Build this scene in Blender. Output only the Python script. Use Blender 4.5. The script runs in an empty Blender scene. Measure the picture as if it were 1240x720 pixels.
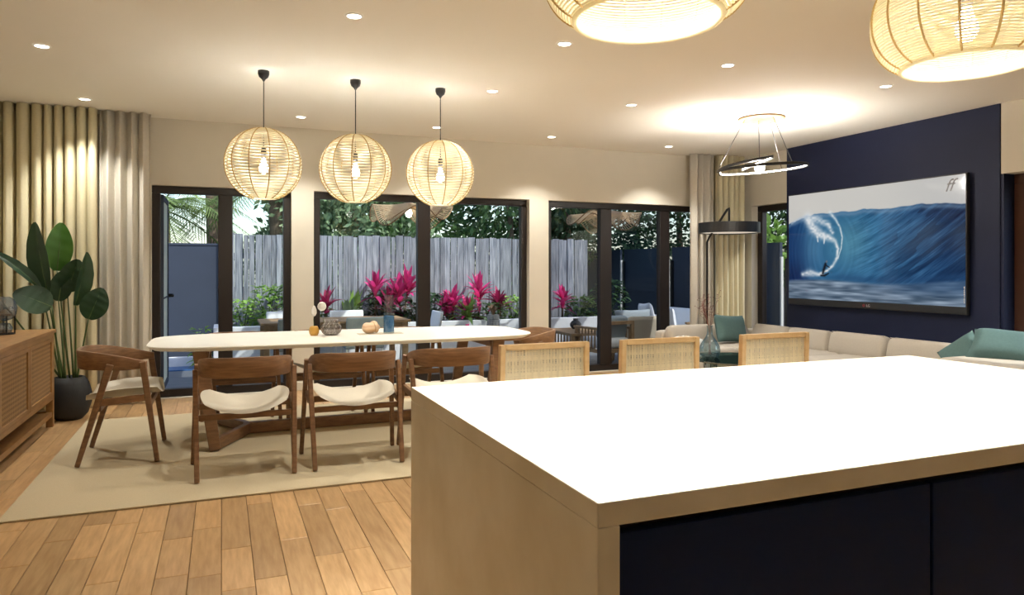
import bpy, math, random
import numpy as np
from mathutils import Vector, Matrix
random.seed(7)
PI = math.pi
scn = bpy.context.scene
C = scn.collection

# ------------------------------------------------------------------ camera
F_PX, HORIZON, CAM_H = 865.0, 325.0, 1.30
YAW = math.atan(352 / F_PX)
cam_d = bpy.data.cameras.new('camera')
cam = bpy.data.objects.new('camera', cam_d)
C.objects.link(cam)
cam.location = (0, 0, CAM_H)
cam.rotation_euler = (PI / 2, 0, -YAW)
cam_d.sensor_fit = 'HORIZONTAL'
cam_d.sensor_width = 36.0
cam_d.lens = F_PX / 1240 * 36.0
cam_d.shift_y = -(360 - HORIZON) / 1240
cam_d.clip_start = 0.05
cam_d.clip_end = 300
scn.camera = cam

# ------------------------------------------------------------------ light and exposure
scn.view_settings.view_transform = 'Standard'
scn.view_settings.look = 'None'
scn.view_settings.gamma = 1.0
scn.view_settings.exposure = 0.0
scn.view_settings.use_curve_mapping = False

world = bpy.data.worlds.new('world')
scn.world = world
world.use_nodes = True
wn = world.node_tree.nodes
wl = world.node_tree.links
bgn = wn['Background']
sky = wn.new('ShaderNodeTexSky')
sky.sky_type = 'NISHITA'
sky.sun_disc = False
sky.sun_elevation = math.radians(48)
sky.sun_rotation = math.radians(130)
sky.air_density = 1.0
sky.dust_density = 1.5
wl.new(sky.outputs[0], bgn.inputs[0])
bgn.inputs[1].default_value = 0.36

SUN_DIR = Vector((-0.6, 0.5, -0.78)).normalized()
sd = bpy.data.lights.new('sun', 'SUN')
sd.energy = 4.5
sd.angle = math.radians(0.6)
sd.color = (1.0, 0.97, 0.92)
sun = bpy.data.objects.new('sun', sd)
C.objects.link(sun)
sun.rotation_euler = SUN_DIR.to_track_quat('-Z', 'Y').to_euler()
sun.location = (12, 0, 12)

W_GLOBE, W_ISLAND, W_CHAND, W_DOWN = 132, 75, 190, 48
WARM = (1.0, 0.98, 0.905)

# ------------------------------------------------------------------ materials
def lin(r, g, b):
    def c(v):
        v /= 255.0
        return v / 12.92 if v <= 0.04045 else ((v + 0.055) / 1.055) ** 2.4
    return (c(r), c(g), c(b), 1.0)

def base_mat(name):
    m = bpy.data.materials.new(name)
    m.use_nodes = True
    return m, m.node_tree.nodes, m.node_tree.links, m.node_tree.nodes['Principled BSDF']

def mat(name, col, rough=0.6, metal=0.0, spec=0.5, var=0.0, scale=8.0, stretch=(1, 1, 1), bump=0.0, bscale=60.0,
        trans=0.0, objvar=0.0, islvar=0.0, col2=None, coord='Object', coat=0.0, detail=4.0):
    """Principled material; colour varied by noise, by object and by mesh island."""
    m, n, l, p = base_mat(name)
    p.inputs['Roughness'].default_value = rough
    p.inputs['Metallic'].default_value = metal
    p.inputs['Specular IOR Level'].default_value = spec
    p.inputs['Coat Weight'].default_value = coat
    p.inputs['Base Color'].default_value = col
    m.diffuse_color = col
    tc = n.new('ShaderNodeTexCoord')
    mp = n.new('ShaderNodeMapping')
    mp.inputs['Scale'].default_value = stretch
    l.new(tc.outputs[coord], mp.inputs[0])
    src = None
    if var > 0 or col2:
        nz = n.new('ShaderNodeTexNoise')
        nz.inputs['Scale'].default_value = scale
        nz.inputs['Detail'].default_value = detail
        l.new(mp.outputs[0], nz.inputs['Vector'])
        rp = n.new('ShaderNodeValToRGB')
        rp.color_ramp.elements[0].position = 0.3
        rp.color_ramp.elements[1].position = 0.7
        c2 = col2 if col2 else tuple(min(1, c * (1 + var)) for c in col[:3]) + (1,)
        c1 = col if col2 else tuple(c * (1 - var) for c in col[:3]) + (1,)
        rp.color_ramp.elements[0].color = c1
        rp.color_ramp.elements[1].color = c2
        l.new(nz.outputs['Fac'], rp.inputs[0])
        src = rp.outputs[0]
        if objvar > 0:
            oi = n.new('ShaderNodeObjectInfo')
            va = n.new('ShaderNodeVectorMath')
            va.operation = 'SCALE'
            va.inputs[3].default_value = 37.0
            cx = n.new('ShaderNodeCombineXYZ')
            l.new(oi.outputs['Random'], cx.inputs[0])
            l.new(oi.outputs['Random'], cx.inputs[2])
            l.new(cx.outputs[0], va.inputs[0])
            l.new(va.outputs[0], mp.inputs['Location'])
    for kind, amt in (('o', objvar), ('i', islvar)):
        if amt > 0:
            if kind == 'o':
                r = n.new('ShaderNodeObjectInfo').outputs['Random']
            else:
                r = n.new('ShaderNodeNewGeometry').outputs['Random Per Island']
            mr = n.new('ShaderNodeMapRange')
            mr.inputs[3].default_value = 1 - amt
            mr.inputs[4].default_value = 1 + amt
            l.new(r, mr.inputs[0])
            hs = n.new('ShaderNodeHueSaturation')
            l.new(mr.outputs[0], hs.inputs['Value'])
            if src:
                l.new(src, hs.inputs['Color'])
            else:
                hs.inputs['Color'].default_value = col
            src = hs.outputs[0]
    if src:
        l.new(src, p.inputs['Base Color'])
    if bump > 0:
        nb = n.new('ShaderNodeTexNoise')
        nb.inputs['Scale'].default_value = bscale
        nb.inputs['Detail'].default_value = 3
        l.new(mp.outputs[0], nb.inputs['Vector'])
        bm = n.new('ShaderNodeBump')
        bm.inputs['Strength'].default_value = bump
        bm.inputs['Distance'].default_value = 0.01
        l.new(nb.outputs['Fac'], bm.inputs['Height'])
        l.new(bm.outputs[0], p.inputs['Normal'])
    if trans > 0:
        tr = n.new('ShaderNodeBsdfTranslucent')
        if src:
            l.new(src, tr.inputs[0])
        else:
            tr.inputs[0].default_value = col
        mx = n.new('ShaderNodeMixShader')
        mx.inputs[0].default_value = trans
        l.new(p.outputs[0], mx.inputs[1])
        l.new(tr.outputs[0], mx.inputs[2])
        l.new(mx.outputs[0], n['Material Output'].inputs[0])
    return m

def emit(name, col, strength):
    m, n, l, p = base_mat(name)
    e = n.new('ShaderNodeEmission')
    e.inputs[0].default_value = col
    e.inputs[1].default_value = strength
    l.new(e.outputs[0], n['Material Output'].inputs[0])
    return m

def clear_glass(name, tint, refl=0.05, rough=0.0, opacity=0.0, ocol=(0.5, 0.6, 0.6, 1)):
    """Thin glass: tinted transparent + mirror reflection (+ an optional cloudy part)."""
    m, n, l, p = base_mat(name)
    t = n.new('ShaderNodeBsdfTransparent')
    t.inputs[0].default_value = tint
    g = n.new('ShaderNodeBsdfGlossy')
    g.inputs['Roughness'].default_value = rough
    mx = n.new('ShaderNodeMixShader')
    mx.inputs[0].default_value = refl
    l.new(t.outputs[0], mx.inputs[1])
    l.new(g.outputs[0], mx.inputs[2])
    out = mx.outputs[0]
    if opacity > 0:
        d = n.new('ShaderNodeBsdfDiffuse')
        d.inputs[0].default_value = ocol
        m2 = n.new('ShaderNodeMixShader')
        m2.inputs[0].default_value = opacity
        l.new(out, m2.inputs[1])
        l.new(d.outputs[0], m2.inputs[2])
        out = m2.outputs[0]
    l.new(out, n['Material Output'].inputs[0])
    return m

M = {}
M['wall'] = mat('wall_paint', lin(211, 204, 189), 0.85, var=0.02, scale=3, bump=0.04, bscale=120)
M['ceiling'] = mat('ceiling_paint', lin(234, 229, 219), 0.9, bump=0.02, bscale=150)
M['navy'] = mat('navy_paint', lin(27, 34, 61), 0.6, spec=0.25, var=0.04, scale=4)
M['navy_cab'] = mat('navy_lacquer', lin(12, 34, 80), 0.5, spec=0.15, var=0.03, scale=3)
M['oak'] = mat('oak_plank', lin(176, 138, 94), 0.28, var=0.0, col2=lin(204, 168, 122), scale=5, stretch=(9, 1, 1), objvar=0.19, islvar=0.0, bump=0.03, bscale=30)
M['oak_far'] = mat('oak_plank_rest', lin(176, 138, 94), 0.28, col2=lin(204, 168, 122), scale=5, stretch=(9, 1, 1), islvar=0.19, bump=0.03, bscale=30)
M['subfloor'] = mat('subfloor', lin(120, 88, 55), 0.9)
M['walnut'] = mat('walnut', lin(114, 82, 56), 0.42, col2=lin(142, 106, 74), scale=6, stretch=(2, 2, 9), objvar=0.06)
M['walnut_h'] = mat('walnut_long', lin(114, 82, 56), 0.42, col2=lin(144, 108, 75), scale=6, stretch=(1.2, 3, 14), objvar=0.06)
M['side_oak'] = mat('sideboard_oak', lin(142, 104, 62), 0.4, col2=lin(168, 126, 78), scale=6, stretch=(4, 1, 4))
M['cream'] = mat('cream_leather', lin(202, 193, 175), 0.6, var=0.02, scale=12, bump=0.05, bscale=90)
M['rug'] = mat('rug_wool', lin(198, 182, 150), 0.95, var=0.05, scale=140, bump=0.25, bscale=300)
M['stone_table'] = mat('table_stone', lin(246, 241, 230), 0.35, var=0.03, scale=5)
M['stone'] = mat('island_stone', lin(238, 232, 218), 0.38, col2=lin(214, 204, 182), scale=3.5, bump=0.05, bscale=18, detail=8)
M['black'] = mat('black_metal', lin(22, 22, 24), 0.42)
M['blackmat'] = mat('black_ceramic', lin(30, 31, 34), 0.6, bump=0.1, bscale=50)
M['frame'] = mat('window_frame', lin(26, 18, 16), 0.45)
M['cane_lamp'] = mat('lamp_cane', lin(253, 246, 224), 0.6, trans=0.55, islvar=0.06)
M['rib'] = mat('lamp_rib', lin(205, 175, 115), 0.6, trans=0.25)
M['wood_light'] = mat('light_oak', lin(232, 198, 148), 0.45, col2=lin(216, 176, 124), scale=7, stretch=(3, 3, 3))
M['cane'] = mat('woven_cane', lin(244, 232, 202), 0.6, trans=0.3, islvar=0.08)
M['curtain'] = mat('heavy_curtain', lin(226, 216, 182), 0.9, var=0.03, scale=60, trans=0.12)
M['sheer'] = mat('sheer_curtain', lin(232, 226, 214), 0.9, var=0.03, scale=50, trans=0.35)
M['sofa'] = mat('sofa_linen', lin(188, 180, 168), 0.95, var=0.04, scale=90, bump=0.12, bscale=250)
M['teal'] = mat('teal_linen', lin(84, 112, 112), 0.95, var=0.06, scale=60, bump=0.15, bscale=220)
M['white_cloth'] = mat('white_canvas', lin(236, 238, 240), 0.9, bump=0.05, bscale=120)
M['grey_cloth'] = mat('grey_canvas', lin(150, 160, 165), 0.9, bump=0.05, bscale=120)
M['beige_cloth'] = mat('beige_canvas', lin(200, 188, 168), 0.9, bump=0.05, bscale=120)
M['glass'] = clear_glass('window_glass', (0.95, 0.98, 0.97, 1), 0.014)
M['glass_dark'] = clear_glass('screened_glass', (0.80, 0.82, 0.83, 1), 0.014)
M['leaf_glass'] = clear_glass('door_leaf_glass', (0.75, 0.85, 0.80, 1), 0.06, 0.05, 0.8, lin(222, 234, 226))  # pale diffuse part stands in for the reflection on the open leaf
M['vase_glass'] = clear_glass('smoky_vase_glass', (0.56, 0.68, 0.72, 1), 0.22, 0.03, 0.12, lin(120, 150, 165))
M['clear'] = clear_glass('clear_glass', (0.86, 0.91, 0.92, 1), 0.10, 0.02, 0.03, lin(215, 225, 230))
M['blue_liq'] = clear_glass('blue_glass', (0.16, 0.42, 0.56, 1), 0.08, 0.05, 0.6, lin(46, 116, 168))
M['smoke'] = clear_glass('smoked_glass', (0.48, 0.44, 0.42, 1), 0.16, 0.05, 0.15, lin(120, 112, 108))
M['table_glass'] = clear_glass('teal_table_glass', (0.28, 0.42, 0.42, 1), 0.22, 0.02)
M['decanter'] = clear_glass('blue_grey_glass', (0.45, 0.55, 0.65, 1), 0.25, 0.05, 0.1, lin(150, 170, 190))
M['bulb'] = emit('bulb_glow', (1.0, 0.93, 0.80, 1), 16)
M['down'] = emit('downlight_glow', (1.0, 0.93, 0.80, 1), 14)
M['led'] = emit('led_strip', (1.0, 0.88, 0.74, 1), 16)
M['led_dim'] = emit('lamp_diffuser', (1.0, 0.86, 0.70, 1), 0.7)
M['white'] = mat('white_paint', lin(235, 235, 232), 0.6)
M['planter'] = mat('white_render', lin(226, 228, 232), 0.85, var=0.03, scale=12, bump=0.1, bscale=80)
M['paling'] = mat('weathered_paling', lin(92, 98, 110), 0.9, col2=lin(176, 180, 188), scale=4.5, stretch=(9, 9, 0.55), objvar=0.22, bump=0.3, bscale=30, detail=7)
M['navyfence'] = mat('slate_fence', lin(56, 66, 82), 0.8, var=0.05, scale=3)
M['tile'] = mat('slate_tile', lin(98, 103, 108), 0.45, var=0.07, scale=6, objvar=0.06)
M['grout'] = mat('grout', lin(150, 148, 142), 0.9)
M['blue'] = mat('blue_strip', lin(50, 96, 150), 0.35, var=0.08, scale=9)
M['teak'] = mat('weathered_teak', lin(150, 118, 84), 0.7, col2=lin(176, 144, 106), scale=6, stretch=(4, 4, 4))
M['rattan'] = mat('rattan_strand', lin(238, 220, 190), 0.7, trans=0.5)
M['soil'] = mat('soil', lin(50, 40, 32), 0.95, var=0.2, scale=20)
M['bark'] = mat('bark', lin(112, 96, 78), 0.9, var=0.2, scale=10, stretch=(1, 1, 4), bump=0.4, bscale=12)
M['lf_dark'] = mat('leaf_dark', lin(58, 86, 54), 0.5, islvar=0.4, trans=0.3)
M['lf_mid'] = mat('leaf_mid', lin(96, 128, 76), 0.5, islvar=0.4, trans=0.35)
M['lf_light'] = mat('leaf_light', lin(142, 178, 88), 0.5, islvar=0.35, trans=0.35)
M['lf_grey'] = mat('leaf_greygreen', lin(132, 156, 116), 0.5, islvar=0.4, trans=0.3)
M['palm'] = mat('palm_leaf', lin(122, 146, 84), 0.45, islvar=0.35, trans=0.4)
M['magenta'] = mat('cordyline_magenta', lin(222, 66, 138), 0.45, islvar=0.4, trans=0.35)
M['crimson'] = mat('cordyline_crimson', lin(168, 44, 92), 0.45, islvar=0.35, trans=0.3)
M['big_leaf'] = mat('paradise_leaf', lin(32, 66, 32), 0.5, col2=lin(24, 52, 26), scale=5, trans=0.15)
M['big_leaf_l'] = mat('paradise_leaf_young', lin(72, 122, 44), 0.35, col2=lin(56, 104, 36), scale=5, trans=0.25)
M['stem'] = mat('green_stem', lin(70, 92, 44), 0.5)
M['twig'] = mat('dried_twig', lin(132, 92, 84), 0.8)
M['yellow'] = mat('ochre_ceramic', lin(202, 154, 66), 0.4, var=0.08, scale=10)
M['shell'] = mat('shell', lin(214, 168, 124), 0.4, col2=lin(238, 214, 184), scale=9, stretch=(1, 1, 5))
M['flower'] = mat('white_flower', lin(244, 240, 234), 0.7, trans=0.2)
M['bezel'] = mat('tv_bezel', lin(40, 41, 43), 0.35)
M['silver'] = mat('silver_mark', lin(196, 190, 186), 0.4)
M['mark'] = mat('grey_mark', lin(150, 152, 156), 0.6)
M['red'] = mat('red_mark', lin(170, 50, 60), 0.5)
M['brown_frame'] = mat('brown_door_frame', lin(74, 46, 34), 0.45)

def cane_sheet():
    m, n, l, p = base_mat('sideboard_cane')
    tc = n.new('ShaderNodeTexCoord')
    mp = n.new('ShaderNodeMapping')
    mp.inputs['Rotation'].default_value = (PI / 4, 0, 0)
    l.new(tc.outputs['Object'], mp.inputs[0])
    ck = n.new('ShaderNodeTexChecker')
    ck.inputs['Scale'].default_value = 44
    ck.inputs['Color1'].default_value = lin(178, 142, 96)
    ck.inputs['Color2'].default_value = lin(112, 82, 50)
    l.new(mp.outputs[0], ck.inputs[0])
    nz = n.new('ShaderNodeTexNoise')
    nz.inputs['Scale'].default_value = 45
    l.new(tc.outputs['Object'], nz.inputs['Vector'])
    mx = n.new('ShaderNodeMix')
    mx.data_type = 'RGBA'
    mx.inputs[0].default_value = 0.35
    l.new(ck.outputs[0], mx.inputs[6])
    mx.inputs[7].default_value = lin(150, 116, 76)
    l.new(mx.outputs[2], p.inputs['Base Color'])
    bm = n.new('ShaderNodeBump')
    bm.inputs['Strength'].default_value = 0.5
    bm.inputs['Distance'].default_value = 0.004
    l.new(ck.outputs['Fac'], bm.inputs['Height'])
    l.new(bm.outputs[0], p.inputs['Normal'])
    p.inputs['Roughness'].default_value = 0.7
    return m
M['cane_sheet'] = cane_sheet()

# ------------------------------------------------------------------ mesh building
class MB:
    def __init__(s):
        s.v, s.f = [], []
    def add(s, vs, fs):
        o = len(s.v)
        s.v += [tuple(v) for v in vs]
        s.f += [tuple(i + o for i in f) for f in fs]
        return s
    def box(s, x0, x1, y0, y1, z0, z1):
        return s.add([(x0, y0, z0), (x1, y0, z0), (x1, y1, z0), (x0, y1, z0), (x0, y0, z1), (x1, y0, z1), (x1, y1, z1), (x0, y1, z1)],
                     [(3, 2, 1, 0), (4, 5, 6, 7), (0, 1, 5, 4), (1, 2, 6, 5), (2, 3, 7, 6), (3, 0, 4, 7)])
    def bar(s, a, b, w, d, w2=None, d2=None, up=(0, 0, 1)):
        """square bar from a to b, w x d at a and w2 x d2 at b"""
        a, b = Vector(a), Vector(b)
        w2 = w if w2 is None else w2
        d2 = d if d2 is None else d2
        t = (b - a).normalized()
        u = Vector(up)
        if abs(t.dot(u)) > 0.93:
            u = Vector((0, 1, 0))
        r = t.cross(u).normalized()
        q = r.cross(t).normalized()
        vs = []
        for p, ww, dd in ((a, w, d), (b, w2, d2)):
            for i, j in ((-1, -1), (1, -1), (1, 1), (-1, 1)):
                vs.append(p + r * (i * ww / 2) + q * (j * dd / 2))
        return s.add(vs, [(3, 2, 1, 0), (4, 5, 6, 7), (0, 1, 5, 4), (1, 2, 6, 5), (2, 3, 7, 6), (3, 0, 4, 7)])
    def tube(s, pts, r, n=8, closed=False):
        pts = [Vector(p) for p in pts]
        k = len(pts)
        rs = r if isinstance(r, (list, tuple)) else [r] * k
        vs, fs = [], []
        ref = None
        for i in range(k):
            if closed:
                t = (pts[(i + 1) % k] - pts[i - 1]).normalized()
            else:
                t = (pts[min(i + 1, k - 1)] - pts[max(i - 1, 0)]).normalized()
            if ref is None:
                ref = Vector((0, 0, 1)) if abs(t.z) < 0.9 else Vector((1, 0, 0))
            a = t.cross(ref)
            if a.length < 1e-5:
                a = t.cross(Vector((0.3, 1, 0.2)))
            a.normalize()
            b = a.cross(t).normalized()
            ref = b
            for j in range(n):
                an = 2 * PI * j / n
                vs.append(pts[i] + a * (rs[i] * math.cos(an)) + b * (rs[i] * math.sin(an)))
        for i in range(k if closed else k - 1):
            for j in range(n):
                p, q = i * n, ((i + 1) % k) * n
                fs.append((p + j, p + (j + 1) % n, q + (j + 1) % n, q + j))
        if not closed:
            fs.append(tuple(range(n - 1, -1, -1)))
            fs.append(tuple((k - 1) * n + j for j in range(n)))
        return s.add(vs, fs)
    def lathe(s, prof, n=24, c=(0, 0), z0=0.0):
        vs, fs = [], []
        for (r, z) in prof:
            for j in range(n):
                a = 2 * PI * j / n
                vs.append((c[0] + r * math.cos(a), c[1] + r * math.sin(a), z0 + z))
        for i in range(len(prof) - 1):
            for j in range(n):
                fs.append((i * n + j, i * n + (j + 1) % n, (i + 1) * n + (j + 1) % n, (i + 1) * n + j))
        if prof[0][0] > 1e-6:
            fs.append(tuple(range(n - 1, -1, -1)))
        if prof[-1][0] > 1e-6:
            fs.append(tuple((len(prof) - 1) * n + j for j in range(n)))
        return s.add(vs, fs)
    def lathe_open(s, prof, n=24, c=(0, 0), z0=0.0):
        k = len(s.f)
        s.lathe(prof, n, c, z0)
        s.f = [f for i, f in enumerate(s.f) if i < k or len(f) == 4]
        return s
    def grid(s, fn, nu, nv, closeu=False):
        vs, fs = [], []
        for i in range(nu + (0 if closeu else 1)):
            for j in range(nv + 1):
                vs.append(fn(i / nu, j / nv))
        m = nv + 1
        lim = nu
        tot = nu if closeu else nu + 1
        for i in range(lim):
            for j in range(nv):
                a, b = i * m, ((i + 1) % tot) * m
                fs.append((a + j, b + j, b + j + 1, a + j + 1))
        return s.add(vs, fs)
    def prism(s, poly, z0, z1):
        k = len(poly)
        vs = [(x, y, z0) for x, y in poly] + [(x, y, z1) for x, y in poly]
        fs = [tuple(range(k - 1, -1, -1)), tuple(range(k, 2 * k))]
        fs += [(i, (i + 1) % k, k + (i + 1) % k, k + i) for i in range(k)]
        return s.add(vs, fs)
    def move(s, mtx, start=0):
        s.v = s.v[:start] + [tuple(mtx @ Vector(v)) for v in s.v[start:]]
        return s
    def mesh(s, name, material, smooth=False, angle=None):
        me = bpy.data.meshes.new(name)
        me.from_pydata(s.v, [], s.f)
        me.materials.append(material)
        if smooth:
            me.polygons.foreach_set('use_smooth', [True] * len(me.polygons))
        me.update()
        return me
    def build(s, name, material, parent=None, smooth=False, bevel=0.0, seg=2, solid=0.0, subd=0, loc=None, rot=None):
        o = bpy.data.objects.new(name, s.mesh(name, material, smooth))
        C.objects.link(o)
        o.parent = parent
        if loc:
            o.location = loc
        if rot:
            o.rotation_euler = rot
        if solid:
            md = o.modifiers.new('solid', 'SOLIDIFY')
            md.thickness = solid
            md.offset = 0
        if bevel:
            md = o.modifiers.new('bevel', 'BEVEL')
            md.width = bevel
            md.segments = seg
            md.limit_method = 'ANGLE'
            md.angle_limit = math.radians(40)
        if subd:
            md = o.modifiers.new('sub', 'SUBSURF')
            md.levels = md.render_levels = subd
        return o

def thing(name, label, cat, loc=(0, 0, 0), rz=0.0, group=None):
    o = bpy.data.objects.new(name, None)
    o.empty_display_size = 0.1
    C.objects.link(o)
    o.location = loc
    o.rotation_euler = (0, 0, rz)
    return tag(o, label, cat, group)

def tag(o, label, cat, group=None):
    o['label'] = label
    o['category'] = cat
    if group:
        o['group'] = group
    return o

def struct(o):
    o['kind'] = 'structure'
    return o

def sempty(name, loc=(0, 0, 0)):
    o = bpy.data.objects.new(name, None)
    o.empty_display_size = 0.1
    C.objects.link(o)
    o.location = loc
    return struct(o)

def stuff(o):
    o['kind'] = 'stuff'
    return o

def dup(root, loc, rz=0.0, label=None, scale=None):
    r = root.copy()
    C.objects.link(r)
    r.location = loc
    r.rotation_euler = (0, 0, rz)
    if scale:
        r.scale = scale
    if label:
        r['label'] = label
    for ch in list(root.children):
        c = ch.copy()
        C.objects.link(c)
        c.parent = r
        for g in list(ch.children):
            d = g.copy()
            C.objects.link(d)
            d.parent = c
    return r

def point_light(parent, loc, watts, radius=0.03, col=WARM, name='bulb_light'):
    d = bpy.data.lights.new(name, 'POINT')
    d.energy = watts
    d.color = col
    d.shadow_soft_size = radius
    o = bpy.data.objects.new(name, d)
    C.objects.link(o)
    o.parent = parent
    o.location = loc
    return o

def lit_thing(root, loc, watts, radius, col=WARM):
    return point_light(root, loc, watts, radius, col)

def superellipse(a, b, n, k=64):
    out = []
    for i in range(k):
        t = 2 * PI * i / k
        c, s_ = math.cos(t), math.sin(t)
        out.append((a * math.copysign(abs(c) ** (2 / n), c), b * math.copysign(abs(s_) ** (2 / n), s_)))
    return out

def pillow_mb(w, h, t, n=16, pinch=0.075):
    """cushion in the XZ plane, thickness along Y, centred"""
    mb = MB()
    def pt(u, v, sgn):
        x, z = 2 * u - 1, 2 * v - 1
        e = max(0.0, (1 - x ** 4)) ** 0.5 * max(0.0, (1 - z ** 4)) ** 0.5
        kx = 1 - pinch * (1 - z * z) * abs(x) ** 3
        kz = 1 - pinch * (1 - x * x) * abs(z) ** 3
        return (x * w / 2 * kz * (1 - pinch * (1 - z * z)) , sgn * t / 2 * e, z * h / 2 * kx * (1 - pinch * (1 - x * x)))
    mb.grid(lambda u, v: pt(u, v, -1), n, n)
    mb.grid(lambda u, v: pt(v, u, 1), n, n)
    return mb

def cushion_mb(x0, x1, y0, y1, z0, z1, r=0.05):
    """soft box: rounded, slightly crowned"""
    mb = MB()
    cx, cy, cz = (x0 + x1) / 2, (y0 + y1) / 2, (z0 + z1) / 2
    a, b, c = (x1 - x0) / 2, (y1 - y0) / 2, (z1 - z0) / 2
    n = 10
    def P(d):
        out = []
        for q, h in zip(d, (a, b, c)):
            rr = min(r, h * 0.9)
            core = h - rr
            out.append((max(-core, min(core, q * h)), q))
        p = Vector([o[0] for o in out])
        e = Vector([(q * h - o) for (o, q), h in zip(out, (a, b, c))])
        if e.length > 1e-6:
            rr = min(r, a * .9, b * .9, c * .9)
            p = p + e.normalized() * rr * min(1.0, max(abs(e.x), abs(e.y), abs(e.z)) / rr if rr else 1)
        return (cx + p.x, cy + p.y, cz + p.z)
    ts = sorted(set([-1, -0.97, -0.9, -0.8, -0.4, 0, 0.4, 0.8, 0.9, 0.97, 1]))
    m = len(ts) - 1
    for ax in range(3):
        for sg in (-1, 1):
            def fn(u, v, ax=ax, sg=sg):
                p, q = ts[round(u * m)], ts[round(v * m)]
                if sg < 0:
                    p, q = q, p
                d = [0, 0, 0]
                d[ax] = sg
                d[(ax + 1) % 3] = p
                d[(ax + 2) % 3] = q
                return P(d)
            mb.grid(fn, m, m)
    return mb

# ------------------------------------------------------------------ room shell
XL, XR, YB, YF, CEIL = -1.95, 6.62, 7.92, -2.2, 2.80
YO = 8.12                                     # outer face of the back wall
DOORTOP = 2.135
OPEN = [(-0.645, 0.69), (0.922, 3.451), (3.706, 6.02)]

floor = struct(MB().box(XL, XR, YF, YB + 0.02, -0.06, -0.014).build('floor', M['subfloor']))
# reveals under the windows
sill = MB()
for a, b in OPEN:
    sill.box(a, b, YB + 0.02, YO, -0.06, -0.001)
sill.build('threshold_sill', M['wall'], floor)

PW = 0.13
lengths = [0.46, 0.60, 0.74, 0.88, 1.02, 1.16]
def plank_verts(L, w=PW, g=0.0012, ch=0.0022, th=0.013):
    x0, x1, y0, y1 = g, w - g, g, L - g
    vs = [(x0, y0, -th), (x1, y0, -th), (x1, y1, -th), (x0, y1, -th),
          (x0, y0, -ch * 0.6), (x1, y0, -ch * 0.6), (x1, y1, -ch * 0.6), (x0, y1, -ch * 0.6),
          (x0 + ch, y0 + ch, 0), (x1 - ch, y0 + ch, 0), (x1 - ch, y1 - ch, 0), (x0 + ch, y1 - ch, 0)]
    fs = [(0, 1, 5, 4), (1, 2, 6, 5), (2, 3, 7, 6), (3, 0, 4, 7), (4, 5, 9, 8), (5, 6, 10, 9), (6, 7, 11, 10), (7, 4, 8, 11), (8, 9, 10, 11)]
    return vs, fs
def to_px(x, y, z):
    s_, c_ = math.sin(YAW), math.cos(YAW)
    zc = x * s_ + y * c_
    if zc < 0.3:
        return None
    return 620 + F_PX * (x * c_ - y * s_) / zc, HORIZON - F_PX * (z - CAM_H) / zc, zc
planks = []
ncol = int((XR - XL) / PW) + 1
for i in range(ncol):
    x = XL + i * PW
    y = YF - random.uniform(0, 1.0)
    while y < YB:
        L = random.choice(lengths)
        planks.append((x, y, L))
        y += L
def plank_score(p):
    x, y, L = p
    r = to_px(x + PW / 2, y + L / 2, 0)
    if r is None:
        return 0
    px, py, zc = r
    if px < -60 or px > 1300 or py > 780:
        return 0
    cx, cy = x + PW / 2, y + L / 2
    sc = L / (zc * zc)
    if (-0.95 < cx < 3.0 and 4.6 < cy < 6.7) or px > 500 and cy < 6.5:
        sc *= 0.01                            # under the rug or behind the island
    return sc
planks = [(x, y, min(L, YB - y)) for x, y, L in planks if YB - y > 0.04 and y > YF - 0.9]
planks = [(x, max(y, YF), L - max(0, YF - y)) for x, y, L in planks if L - max(0, YF - y) > 0.05]
planks.sort(key=plank_score, reverse=True)
pm = {}
for x, y, L in planks[:290]:
    w = min(PW, XR - x)
    k = (round(L, 3), round(w, 3))
    if k not in pm:
        b = MB()
        b.add(*plank_verts(L, w))
        pm[k] = b.mesh('plank', M['oak'])
    o = bpy.data.objects.new('plank', pm[k])
    C.objects.link(o)
    o.parent = floor
    o.location = (x, y, 0)
rest = MB()
for x, y, L in planks[290:]:
    vs, fs = plank_verts(L, min(PW, XR - x))
    rest.add([(a + x, b + y, c) for a, b, c in vs], fs)
stuff(rest.build('planks_rest', M['oak_far'], floor))

struct(MB().box(XL - 0.2, XR + 0.2, YF - 0.2, YO, CEIL, CEIL + 0.25).build('ceiling', M['ceiling']))
wb = MB()
xs = [XL - 0.2] + [v for ab in OPEN for v in ab] + [XR + 0.2]
for i in range(0, len(xs), 2):
    wb.box(xs[i], xs[i + 1], YB, YO, -0.06, CEIL)
for a, b in OPEN:
    wb.box(a, b, YB, YO, DOORTOP, CEIL)
struct(wb.build('wall_back', M['wall']))
struct(MB().box(XL - 0.2, XL, YF, YB, -0.06, CEIL).build('wall_left', M['wall']))
struct(MB().box(XL - 0.2, XR + 0.2, YF - 0.2, YF, -0.06, CEIL).build('wall_front', M['wall']))
# right wall with a corner window and a door opening
WY0, WY1, WTOP = 6.93, 7.70, 2.14
DY0, DY1, DTOP = 2.6, 4.33, 2.16
wr = MB()
wr.box(XR, XR + 0.2, WY1, YB, -0.06, CEIL)
wr.box(XR, XR + 0.2, WY0, WY1, WTOP, CEIL)
wr.box(XR, XR + 0.2, DY1, WY0, -0.06, CEIL)
wr.box(XR, XR + 0.2, DY0, DY1, DTOP, CEIL)
wr.box(XR, XR + 0.2, YF, DY0, -0.06, CEIL)
struct(wr.build('wall_right', M['wall']))
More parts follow.
